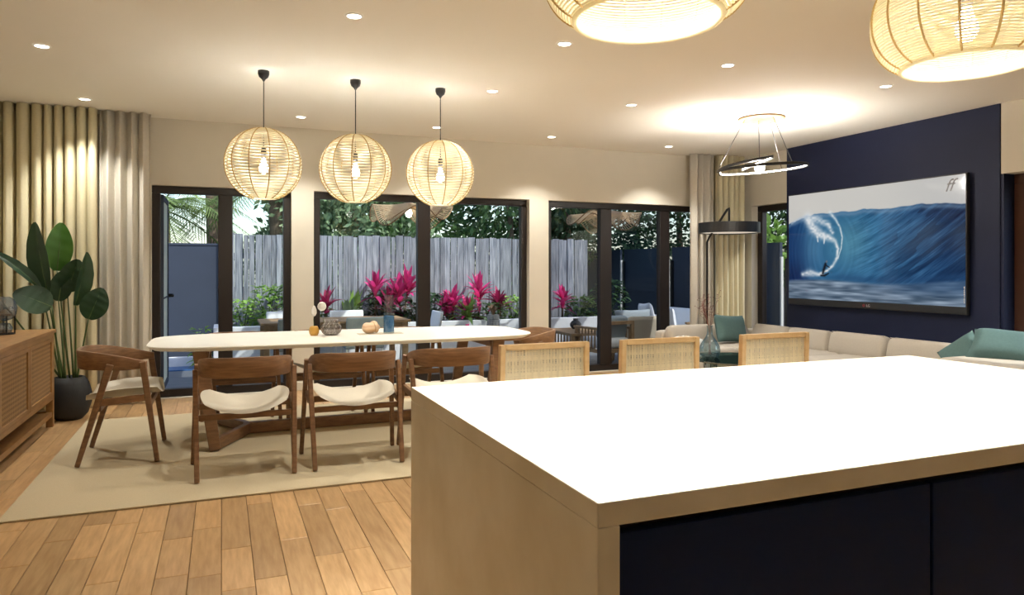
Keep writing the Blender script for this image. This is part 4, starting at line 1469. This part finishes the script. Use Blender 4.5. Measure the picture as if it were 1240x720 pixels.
for k in range(9):
    a = rn.uniform(0, 2 * PI)
    sp = rn.uniform(0.03, 0.13)
    h_ = rn.uniform(0.48, 0.66)
    p0, p1 = Vector((0.01 * math.cos(a + 2), 0.01 * math.sin(a + 2), 0.03)), Vector((0.012 * math.cos(a), 0.012 * math.sin(a), 0.30))
    p2 = Vector((sp * math.cos(a), sp * math.sin(a), h_))
    mid = p1.lerp(p2, 0.5) + Vector((rn.uniform(-.02, .02), rn.uniform(-.02, .02), 0.01))
    tw = MB().tube([p0, p1, mid, p2], [0.003, 0.0026, 0.002, 0.001], 5)
    for q in range(9):
        b = p1.lerp(p2, rn.uniform(0.35, 1.0))
        e = b + Vector((rn.uniform(-.05, .05), rn.uniform(-.05, .05), rn.uniform(0.0, .05)))
        tw.tube([b, e], [0.0014, 0.0008], 4)
        tw.lathe([(0.0, -0.006), (0.005, 0.0), (0.0, 0.006)], 5, (e.x, e.y), e.z)
    tw.build('twig', M['twig'], bv)

# knitted throw roll on the sofa arm end
th = thing('rolled_throw', 'small cream and brown rolled throw beside the window', 'throw', (4.90, 6.80, 0.40))
for k in range(3):
    pts = [(-0.16 + 0.32 * i / 12, 0.02 * math.sin(i) + 0.05 * (k - 1), 0.052 + 0.035 * math.sin(PI * i / 12) * (1.0 - 0.2 * abs(k - 1))) for i in range(13)]
    MB().tube(pts, [0.05 + 0.004 * math.sin(i * 2.1) for i in range(13)], 10).build('fold', (M['white_cloth'], M['beige_cloth'], M['white_cloth'])[k], th, smooth=True)

# ------------------------------------------------------------------ outdoor dining
ot = thing('outdoor_table', 'weathered teak outdoor dining table beyond the wide window', 'table', (1.40, 9.80, GZ))
for k in range(6):
    MB().box(-0.95, 0.95, -0.45 + k * 0.151, -0.305 + k * 0.151, 0.69, 0.72).build('slat', M['teak'], ot, bevel=0.004)
MB().box(-0.88, 0.88, -0.40, -0.37, 0.60, 0.69).build('apron', M['teak'], ot)
MB().box(-0.88, 0.88, 0.37, 0.40, 0.60, 0.69).build('apron', M['teak'], ot)
for sx in (-1, 1):
    for sy in (-1, 1):
        MB().box(sx * 0.88 - 0.035, sx * 0.88 + 0.035, sy * 0.39 - 0.035, sy * 0.39 + 0.035, 0, 0.69).build('leg', M['teak'], ot, bevel=0.004)
def outdoor_chair(m, label):
    t = thing('outdoor_chair', label, 'chair', (0, 0, 0), 0, 'chairs at the outdoor table')
    cushion_mb(-0.24, 0.24, -0.22, 0.24, 0.40, 0.46, 0.02).build('seat', m, t, smooth=True)
    m_ = Matrix.Translation((0, -0.24, 0.60)) @ Matrix.Rotation(math.radians(10), 4, 'X')
    cushion_mb(-0.24, 0.24, -0.02, 0.02, -0.20, 0.20, 0.018).move(m_).build('backrest', m, t, smooth=True)
    for sx in (-1, 1):
        MB().tube([(sx * 0.22, 0.22, 0), (sx * 0.22, 0.2, 0.41)], 0.012, 8).build('leg', M['white'], t)
        MB().tube([(sx * 0.22, -0.24, 0), (sx * 0.22, -0.2, 0.41), (sx * 0.22, -0.24, 0.55)], 0.012, 8).build('leg', M['white'], t)
    return t
ow = outdoor_chair(M['white_cloth'], 'white sling outdoor chair behind the teak table, facing the house')
ow.location = (1.68, 10.22, GZ)
ow.rotation_euler = (0, 0, PI)
dup(ow, (0.82, 10.26, GZ), PI, 'white sling outdoor chair behind the teak table corner, seen past the green shrubs')
dup(ow, (2.58, 9.82, GZ), PI / 2, 'white sling outdoor chair at the head of the teak table')
og = outdoor_chair(M['grey_cloth'], 'grey sling outdoor chair with its back to the house, behind the shell')
og.location = (1.66, 9.16, GZ)
dup(og, (0.86, 9.16, GZ), 0, 'grey sling outdoor chair with its back to the house, beside the door post')

# ------------------------------------------------------------------ outdoor lounge
oc = thing('outdoor_coffee_table', 'low teak outdoor coffee table with slatted sides', 'table', (5.02, 9.72, GZ))
MB().box(-0.34, 0.34, -0.50, 0.50, 0.42, 0.46).build('top', M['teak'], oc, bevel=0.005)
for sx in (-1, 1):
    for sy in (-1, 1):
        MB().box(sx * 0.31 - 0.025, sx * 0.31 + 0.025, sy * 0.47 - 0.025, sy * 0.47 + 0.025, 0, 0.42).build('leg', M['teak'], oc)
    MB().box(sx * 0.31 - 0.012, sx * 0.31 + 0.012, -0.445, 0.445, 0.12, 0.15).build('rail', M['teak'], oc)
    for k in range(9):
        yy = -0.40 + k * 0.10
        MB().box(sx * 0.31 - 0.009, sx * 0.31 + 0.009, yy - 0.009, yy + 0.009, 0.15, 0.42).build('slat', M['teak'], oc)
bvz = thing('black_vase', 'small squat black vase on the outdoor coffee table', 'vase', (5.12, 9.95, GZ + 0.461))
MB().lathe([(0.0, 0.0), (0.05, 0.0), (0.085, 0.04), (0.09, 0.08), (0.06, 0.12), (0.035, 0.135), (0.042, 0.16), (0.03, 0.16), (0.0, 0.12)], 22).build('body', M['blackmat'], bvz, smooth=True)

def lounge(name, label, loc, rz, w, d, back_m, seat_m, pillows=()):
    t = thing(name, label, 'sofa' if w > 1 else 'armchair', loc, rz)
    hw = w / 2
    for sx in (-1, 1):
        x = sx * (hw - 0.03)
        MB().box(x - 0.025, x + 0.025, -d / 2, -d / 2 + 0.05, 0, 0.66).build('leg', M['teak'], t, bevel=0.004)
        MB().box(x - 0.025, x + 0.025, d / 2 - 0.05, d / 2, 0, 0.54).build('leg', M['teak'], t, bevel=0.004)
        MB().box(x - 0.032, x + 0.032, -d / 2 + 0.05, d / 2 + 0.02, 0.54, 0.57).build('arm', M['teak'], t, bevel=0.004)
        MB().box(x - 0.015, x + 0.015, -d / 2 + 0.05, d / 2 - 0.05, 0.22, 0.27).build('side_rail', M['teak'], t)
        k = 7
        for i in range(k):
            yy = -d / 2 + 0.05 + (d - 0.1) * (i + 0.5) / k
            MB().box(x - 0.008, x + 0.008, yy - 0.008, yy + 0.008, 0.27, 0.54).build('spindle', M['teak'], t)
    MB().box(-hw + 0.055, hw - 0.055, -d / 2, -d / 2 + 0.03, 0.61, 0.66).build('back_rail', M['teak'], t, bevel=0.004)
    MB().box(-hw + 0.055, hw - 0.055, -d / 2, -d / 2 + 0.03, 0.22, 0.27).build('back_rail', M['teak'], t)
    MB().box(-hw + 0.055, hw - 0.055, d / 2 - 0.03, d / 2, 0.22, 0.27).build('front_rail', M['teak'], t)
    cushion_mb(-hw + 0.06, hw - 0.06, -d / 2 + 0.04, d / 2, 0.272, 0.42, 0.05).build('seat_cushion', seat_m, t, smooth=True)
    m_ = Matrix.Translation((0, -d / 2 + 0.13, 0.57)) @ Matrix.Rotation(math.radians(12), 4, 'X')
    cushion_mb(-hw + 0.07, hw - 0.07, -0.07, 0.07, -0.16, 0.16, 0.05).move(m_).build('back_cushion', back_m, t, smooth=True)
    return t
lounge('outdoor_armchair', 'teak spindle-sided outdoor armchair with white cushions', (5.12, 9.05, GZ), math.radians(8), 0.62, 0.62, M['grey_cloth'], M['white_cloth'])
os_ = lounge('outdoor_sofa', 'teak outdoor sofa with white cushions along the slate fence', (7.05, 10.02, GZ), PI / 2, 1.62, 0.72, M['white_cloth'], M['white_cloth'])
scatter('scatter_cushion', 'bright white outdoor cushion propped beside the grey one', (6.72, 10.42, 0.52), (math.radians(-12), math.radians(4), math.radians(78)), 0.50, 0.40, 0.17, M['white_cloth'])
scatter('scatter_cushion', 'bright white outdoor cushion at the sofa arm', (6.74, 9.86, 0.50), (math.radians(-12), math.radians(-4), math.radians(84)), 0.50, 0.38, 0.17, M['white_cloth'])
scatter('scatter_cushion', 'blue-grey outdoor cushion behind the beige chair back', (5.98, 9.66, 0.49), (math.radians(-8), 0, 0), 0.66, 0.34, 0.15, M['grey_cloth'])
# beige shell lounge chair seen from behind
bc = thing('shell_chair', 'beige upholstered lounge chair with rounded back, seen through the window', 'armchair', (5.80, 9.24, GZ), 0.05)
sh_ = MB()
def shell_back(u, v):
    a = math.radians(-75 + 150 * u)
    w = 0.36 - 0.03 * v
    x = w * math.sin(a) / math.sin(math.radians(75)) * (1 + 0.10 * (1 - v))
    y = -0.05 - 0.20 * math.cos(a) - 0.06 * v
    top = 0.70 - 0.20 * max(0, (u - 0.72) / 0.28) ** 2 - 0.10 * max(0, (0.15 - u) / 0.15) ** 2
    return (x, y, 0.24 + (top - 0.24) * v)
sh_.grid(shell_back, 24, 8)
sh_.build('back', M['beige_cloth'], bc, smooth=True, solid=0.05)
cushion_mb(-0.30, 0.30, -0.16, 0.32, 0.24, 0.42, 0.06).build('seat', M['beige_cloth'], bc, smooth=True)
for sx in (-1, 1):
    for yy in (-0.14, 0.26):
        MB().bar((sx * 0.27, yy, 0), (sx * 0.24, yy, 0.25), 0.03, 0.03).build('leg', M['teak'], bc)
# stool under the blue-grey cushion
stl = thing('teak_footstool', 'teak slatted footstool carrying the blue-grey cushion', 'stool', (5.98, 9.72, GZ))
for k in range(5):
    MB().box(-0.34, 0.34, -0.20 + k * 0.082, -0.13 + k * 0.082, 0.38, 0.41).build('slat', M['teak'], stl)
for sx in (-1, 1):
    for sy in (-1, 1):
        MB().box(sx * 0.30 - 0.025, sx * 0.30 + 0.025, sy * 0.17 - 0.025, sy * 0.17 + 0.025, 0, 0.38).build('leg', M['teak'], stl)

# wavy rattan pendants under the pergola
def make_wavy():
    t = thing('wavy_pendant', 'wavy rattan hat-shaped pendant', 'pendant lamp', (0, 0, 0), 0, 'wavy rattan pendants on the patio')
    R, zc = 0.53, 2.03
    MB().tube([(0, 0, 2.76), (0, 0, zc + 0.13)], 0.005, 6).build('cord', M['black'], t)
    MB().lathe([(0.0, -0.06), (0.03, -0.05), (0.045, 0.0), (0.03, 0.04), (0.0, 0.05)], 16, (0, 0), zc + 0.0).build('bulb', M['bulb'], t, smooth=True)
    def surf(r, a, layer):
        k = (r / R) ** 1.6
        wv_ = 0.115 * math.cos(4 * a + layer * 0.8) + 0.05 * math.cos(2 * a + 1.3)
        rr = r * (1 + 0.10 * math.cos(3 * a + layer))
        return (rr * math.cos(a), rr * math.sin(a), zc + 0.14 - layer * 0.04 - 0.17 * (r / R) + wv_ * k)
    for layer, n, r1 in ((0, 110, R), (1, 96, R * 0.74)):
        st2 = MB()
        for i in range(n):
            a = 2 * PI * i / n
            st2.tube([surf(0.04 + (r1 - 0.04) * q / 8, a, layer) for q in range(9)], 0.0042, 4)
        for q in range(1, 7):
            rr = 0.04 + (r1 - 0.04) * q / 7
            st2.tube([surf(rr, 2 * PI * j / 72, layer) for j in range(72)], 0.002, 4, True)
        sh2 = stuff(st2.build('strand_shade', M['rattan'], t))
        MB().tube([surf(r1, 2 * PI * j / 96, layer) for j in range(96)], 0.008, 6, True).build('rim', M['teak'], t, smooth=True)
    MB().lathe([(0.0, 0.0), (0.05, 0.0), (0.035, 0.04), (0.0, 0.05)], 16, (0, 0), zc + 0.11).build('cap', M['teak'], t)
    return t
wp = make_wavy()
wp.location = (2.28, 9.2, 0)
wp['label'] = 'wavy rattan hat-shaped pendant above the outdoor dining table'
wq = dup(wp, (5.24, 9.2, 0), 0.7, 'wavy rattan hat-shaped pendant above the outdoor lounge')
for g in (wp, wq):
    point_light(g, (0, 0, 2.02), 60, 0.045)

# ------------------------------------------------------------------ planting
def blade(mb, base, dirv, L, w, droop, rn, segs=5):
    """one strap leaf"""
    d = Vector(dirv).normalized()
    side = d.cross(Vector((0, 0, 1)))
    if side.length < 1e-3:
        side = Vector((1, 0, 0))
    side.normalize()
    vs = []
    for i in range(segs + 1):
        u = i / segs
        p = Vector(base) + d * (L * u) + Vector((0, 0, -droop * L * u * u)) + Vector((d.x, d.y, 0)) * (droop * 0.3 * L * u * u)
        ww = w * (math.sin(PI * (0.12 + 0.88 * u)) ** 0.8 if u < 1 else 0) * 0.5
        nrm = side.cross(d)
        vs += [p - side * ww + nrm * ww * 0.35, p + nrm * -0.0, p + side * ww + nrm * ww * 0.35]
    fs = []
    for i in range(segs):
        for j in range(2):
            a = i * 3 + j
            fs.append((a, a + 1, a + 4, a + 3))
    mb.add(vs, fs)
def rosette(mb, c, n, L, w, rn, up=0.5, droop=0.35):
    for i in range(n):
        a = 2 * PI * i / n * 2.4 + rn.uniform(-.3, .3)
        k = rn.random()
        el = up + (1.45 - up) * k
        d = (math.cos(a) * math.cos(el), math.sin(a) * math.cos(el), math.sin(el))
        blade(mb, (c[0], c[1], c[2] + rn.uniform(-.04, .04)), d, L * rn.uniform(.7, 1.1), w * rn.uniform(.8, 1.15), droop * (1.2 - k), rn)
PZ = 0.42
def cordyline(x, y, h, label, m, n=22, L=0.42, w=0.075, seed=0, heads=1):
    rn = random.Random(seed)
    t = thing('cordyline', label, 'plant', (x, y, PZ), 0, 'pink cordylines in the planter bed')
    for k in range(heads):
        ox, oy = (0, 0) if heads == 1 else (rn.uniform(-.12, .12), rn.uniform(-.08, .08))
        hh = h * (1 - 0.22 * k)
        MB().tube([(0, 0, 0), (ox * .5, oy * .5, hh * .5), (ox, oy, hh)], [0.02, 0.017, 0.015], 7).build('stem', M['bark'], t, smooth=True)
        mb = MB()
        rosette(mb, (ox, oy, hh), n, L, w, rn, 0.55, 0.28)
        rosette(mb, (ox, oy, hh - .08), n // 2, L * .9, w, rn, 0.0, 0.5)
        mb.build('foliage', m, t, smooth=True)
    return t
CL = [(1.44, 10.86, 0.30, 'crimson', 'short crimson cordyline by the window post, beyond the white ball flower'),
      (2.19, 10.95, 0.52, 'magenta', 'tall bright pink cordyline beyond the shell'),
      (2.38, 10.84, 0.30, 'crimson', 'low crimson-pink cordyline in front of the two tall ones'),
      (2.62, 10.98, 0.56, 'magenta', 'tall pink cordyline beyond the blue cylinder vase'),
      (3.38, 10.86, 0.30, 'magenta', 'broad bright pink cordyline beside the dark window mullion'),
      (3.62, 10.80, 0.16, 'magenta', 'low pink cordyline in front of the broad one'),
      (3.89, 11.00, 0.44, 'magenta', 'tallest crimson-pink cordyline behind the ribbed jar'),
      (4.20, 10.90, 0.28, 'crimson', 'dusky pink cordyline between the ribbed jar and the window post'),
      (5.37, 10.92, 0.32, 'magenta', 'bright pink cordyline above the outdoor coffee table')]
for i, (x, y, h, m, l_) in enumerate(CL):
    cordyline(x, y, h, l_, M[m], seed=i + 20, L=0.42 if h > .4 else .36, heads=2 if i in (3, 4) else 1)

def leafy(name, x, y, h, r, n, ll, lw, m, label, seed, z=PZ, cat='shrub', grp='green shrubs in the planter bed', stems=5):
    rn = random.Random(seed)
    t = thing(name, label, cat, (x, y, z), 0, grp)
    sb_ = MB()
    mb = MB()
    for k in range(stems):
        a = 2 * PI * k / stems
        tip = Vector((r * .6 * math.cos(a), r * .4 * math.sin(a), h * rn.uniform(.6, .9)))
        sb_.tube([(0, 0, -0.01), tip * .5 + Vector((0, 0, .03)), tip], [0.008, 0.006, 0.003], 5)
    sb_.build('stems', M['stem'], t)
    for i in range(n):
        a, q = rn.uniform(0, 2 * PI), rn.random() ** .5
        zz = rn.random()
        rr = r * q * (0.55 + 0.45 * math.sin(PI * min(1, zz + .15)))
        p = (rr * math.cos(a), rr * math.sin(a) * .55, h * (.08 + .86 * zz))
        el = rn.uniform(-.2, .9)
        d = (math.cos(a + rn.uniform(-.6, .6)) * math.cos(el), math.sin(a + rn.uniform(-.6, .6)) * math.cos(el) - .25, math.sin(el))
        blade(mb, p, d, ll * rn.uniform(.7, 1.2), lw * rn.uniform(.8, 1.2), .35, rn, 3)
    mb.build('foliage', m, t, smooth=True)
    return t
def arching(name, x, y, n, L, w, m, label, seed, z=PZ, up=.35, droop=.5, grp='green shrubs in the planter bed', spread=.05):
    rn = random.Random(seed)
    t = thing(name, label, 'plant', (x, y, z), 0, grp)
    mb = MB()
    for k in range(3):
        rosette(mb, (rn.uniform(-spread, spread), rn.uniform(-spread, spread), .04), n // 3, L, w, rn, up, droop)
    mb.build('foliage', m, t, smooth=True)
    MB().lathe([(0.0, -0.02), (0.04, -0.01), (0.03, 0.06), (0.0, 0.08)], 8).build('crown', M['stem'], t)
leafy('light_shrub', 0.30, 10.90, 0.46, 0.26, 150, .10, .055, M['lf_light'], 'low light-green shrub at the end of the planter wall', 61)
leafy('light_shrub', 0.62, 11.0, 0.66, 0.30, 210, .10, .055, M['lf_light'], 'larger light-green shrub in the planter by the door post', 62)
leafy('dark_shrub', 0.98, 10.98, 0.74, 0.26, 110, .20, .06, M['lf_mid'], 'dark green shrub with long arching leaves behind the wall pier', 63)
leafy('light_shrub', -0.25, 10.9, 0.62, 0.16, 70, .10, .05, M['lf_light'], 'thin light-green shrub against the slate fence', 64, z=GZ - 0.02)
arching('broad_leaf_plant', 1.80, 10.84, 21, .46, .13, M['lf_grey'], 'broad-leaved grey-green plant behind the bowl vase', 65, up=.5)
arching('young_ginger', 1.86, 11.02, 9, .62, .12, M['lf_light'], 'upright pale green leaves rising beside the tall pink cordyline', 66, up=1.1, droop=.12)
leafy('dark_shrub', 1.36, 10.92, 0.34, 0.22, 110, .11, .05, M['lf_mid'], 'small mid-green shrub behind the white outdoor chair', 67)
leafy('dark_shrub', 2.30, 11.05, 0.58, 0.34, 190, .13, .06, M['lf_dark'], 'dense dark shrub below the tall pink cordylines', 68)
leafy('dark_shrub', 2.82, 10.84, 0.44, 0.30, 160, .13, .06, M['lf_dark'], 'dark shrub beside the blue cylinder vase', 69)
leafy('dark_shrub', 4.85, 10.95, 0.40, 0.24, 130, .14, .07, M['lf_grey'], 'grey-green shrub next to the pink cordyline above the outdoor coffee table', 70)
arching('green_fern', 3.60, 10.76, 39, .42, .07, M['lf_light'], 'bright green arching fern at the front of the planter', 71, z=0.49, up=.3)
leafy('dark_shrub', 4.02, 10.80, 0.34, 0.26, 130, .12, .05, M['lf_mid'], 'dark green shrub under the tallest cordyline', 72)
leafy('light_shrub', 4.50, 11.0, 0.46, 0.26, 150, .11, .045, M['lf_light'], 'light-green shrub by the white wall pier', 73)
leafy('dark_shrub', 5.70, 10.88, 0.42, 0.30, 170, .11, .06, M['lf_mid'], 'dark shrub behind the small black vase', 74)
leafy('dark_shrub', 6.30, 10.98, 0.70, 0.40, 260, .12, .06, M['lf_dark'], 'dense dark shrub at the timber fence end', 75)
leafy('dark_shrub', 3.12, 10.98, 0.52, 0.28, 140, .12, .06, M['lf_dark'], 'dark shrub behind the arching fern', 76)

# ribbed floor jar with a dried plant
rj = thing('ribbed_jar', 'tall ribbed grey jar holding a dried brown plant', 'jar', (3.85, 10.22, GZ))
prof = [(0.0, 0.0), (0.10, 0.0)]
for k in range(24):
    z = 0.02 + k * 0.026
    prof += [(0.113 - 0.0002 * k * k * .2, z), (0.120 - 0.0002 * k * k * .2, z + 0.013)]
prof += [(0.095, 0.66), (0.09, 0.70), (0.08, 0.70), (0.0, 0.64)]
MB().lathe(prof, 28).build('jar', mat('ribbed_ceramic', lin(150, 150, 145), 0.5), rj)
rn = random.Random(8)
dp_ = MB()
for k in range(26):
    a = rn.uniform(0, 2 * PI)
    blade(dp_, (0, 0, .66), (math.cos(a) * .35, math.sin(a) * .35, 1), rn.uniform(.16, .30), .05, .3, rn, 3)
dp_.build('dried_plant', mat('dried_leaf', lin(126, 96, 70), 0.8, islvar=0.3), rj)

# trees beyond the fence
def tree(x, y, h, r, m, label, n=1500, ls=0.20, seed=0, z0=-0.12, crown0=0.28):
    rn = random.Random(seed)
    t = thing('garden_tree', label, 'tree', (x, y, z0), 0, 'trees beyond the fence')
    MB().tube([(0, 0, 0), (0.05, 0.02, h * .3), (-0.03, 0, h * .62)], [0.12, 0.09, 0.05], 8).build('trunk', M['bark'], t, smooth=True)
    mb = MB()
    lobes = [(rn.uniform(-.6, .6) * r, rn.uniform(-.5, .5) * r, h * rn.uniform(crown0, .92), r * rn.uniform(.35, .62)) for _ in range(11)]
    for i in range(n):
        lx, ly, lz, lr = rn.choice(lobes)
        a, b = rn.uniform(0, 2 * PI), math.asin(rn.uniform(-1, 1))
        q = rn.uniform(.55, 1.0)
        d = Vector((math.cos(a) * math.cos(b), math.sin(a) * math.cos(b), math.sin(b)))
        p = Vector((lx, ly, lz)) + d * lr * q
        if p.z < .05:
            continue
        d2 = (d + Vector((rn.uniform(-.7, .7), rn.uniform(-.7, .7), rn.uniform(-.5, .5)))).normalized()
        sd_ = d2.cross(Vector((rn.uniform(-1, 1), rn.uniform(-1, 1), rn.uniform(-1, 1)))).normalized()
        s_ = ls * rn.uniform(.6, 1.3)
        mb.add([p, p + d2 * s_ * .45 + sd_ * s_ * .24, p + d2 * s_, p + d2 * s_ * .45 - sd_ * s_ * .24], [(0, 1, 2, 3)])
    mb.build('crown', m, t)
    return t
TR = [(-3.2, 15.5, 5.2, 1.9, 'lf_mid', 'tall green tree far behind the slate fence'),
      (1.75, 15.6, 4.6, 1.3, 'lf_grey', 'grey-green tree rising behind the fence between the palms'),
      (2.4, 13.9, 4.2, 1.6, 'lf_grey', 'grey-green tree behind the wavy pendant over the outdoor table'),
      (3.9, 14.3, 4.8, 1.7, 'lf_mid', 'mid-green tree behind the dark window mullion'),
      (5.5, 13.6, 4.6, 1.6, 'lf_mid', 'leafy green tree above the middle of the paling fence'),
      (6.7, 13.4, 5.0, 1.6, 'lf_dark', 'dark green tree behind the paling fence end'),
      (8.3, 14.8, 5.2, 1.9, 'lf_dark', 'dark tree behind the wavy pendant over the lounge'),
      (10.2, 14.4, 5.2, 2.0, 'lf_dark', 'dark tree behind the slate side fence'),
      (10.4, 11.9, 4.6, 1.6, 'lf_dark', 'dark tree over the fence behind the outdoor sofa'),
      (10.9, 10.2, 3.4, 1.2, 'lf_mid', 'green tree seen past the floor lamp'),
      (3.0, 18.5, 7.0, 3.0, 'lf_dark', 'large dark tree in the far background behind the palings'),
      (8.0, 19.0, 7.5, 3.2, 'lf_dark', 'large dark tree in the far background behind the lounge')]
for i, (x, y, h, r, m, l_) in enumerate(TR):
    tree(x, y, h, r, M[m], l_, n=6500 if r > 2.5 else 5200, ls=.26 if r > 2.5 else .15, seed=100 + i)
for i, (x, y, s_, l_) in enumerate(((8.75, 9.9, 1.0, 'bright green leafy bush top above the side fence'),)):
    tree(x, y, 2.3, .55, M['lf_light'], l_, n=500, ls=.2, seed=300, crown0=.6)

def palm(x, y, h, label, n=20, L=1.7, seed=0):
    rn = random.Random(seed)
    t = thing('palm_tree', label, 'palm tree', (x, y, -0.12), 0, 'palms beyond the fence')
    MB().tube([(0, 0, 0), (0.04, 0, h * .5), (0.0, 0, h)], [0.15, 0.13, 0.14], 10).build('trunk', M['bark'], t, smooth=True)
    for k in range(n):
        a = 2 * PI * k / n * 1.618 * 3
        el = rn.uniform(-.15, 1.2)
        d = Vector((math.cos(a) * math.cos(el), math.sin(a) * math.cos(el), math.sin(el)))
        hd = Vector((math.cos(a), math.sin(a), 0))
        LL = L * rn.uniform(.8, 1.1)
        pts = []
        for i in range(13):
            u = i / 12
            pts.append(Vector((0, 0, h)) + d * LL * u + Vector((0, 0, -0.75 * LL * u * u)) + hd * .15 * LL * u * u)
        f = MB().tube(pts, [0.016 - 0.001 * i for i in range(13)], 5)
        sd_ = hd.cross(Vector((0, 0, 1)))
        for i in range(3, 33):
            u = i / 32
            q = u * 12
            j = min(11, int(q))
            p = pts[j].lerp(pts[j + 1], q - j)
            tg = (pts[j + 1] - pts[j]).normalized()
            ll = LL * .36 * math.sin(PI * (.12 + .84 * u)) ** .7
            for s2 in (-1, 1):
                dv = (sd_ * s2 + tg * .75 + Vector((0, 0, -.45 + rn.uniform(-.1, .1)))).normalized()
                e = p + dv * ll
                w_ = tg * .010
                f.add([p - w_, p + w_, p + dv * ll * .6 + w_ * .8 + Vector((0, 0, -.01)), e], [(0, 1, 2, 3)])
        f.build('frond', M['palm'], t)
palm(-0.98, 14.0, 2.45, 'feathery palm above the slate fence seen through the open door', 22, 1.7, 5)
palm(0.95, 14.2, 3.05, 'palm with drooping fronds above the paling fence corner', 20, 1.6, 6)
palm(-0.2, 16.2, 3.9, 'farther palm between the two nearer palms', 18, 1.8, 7)
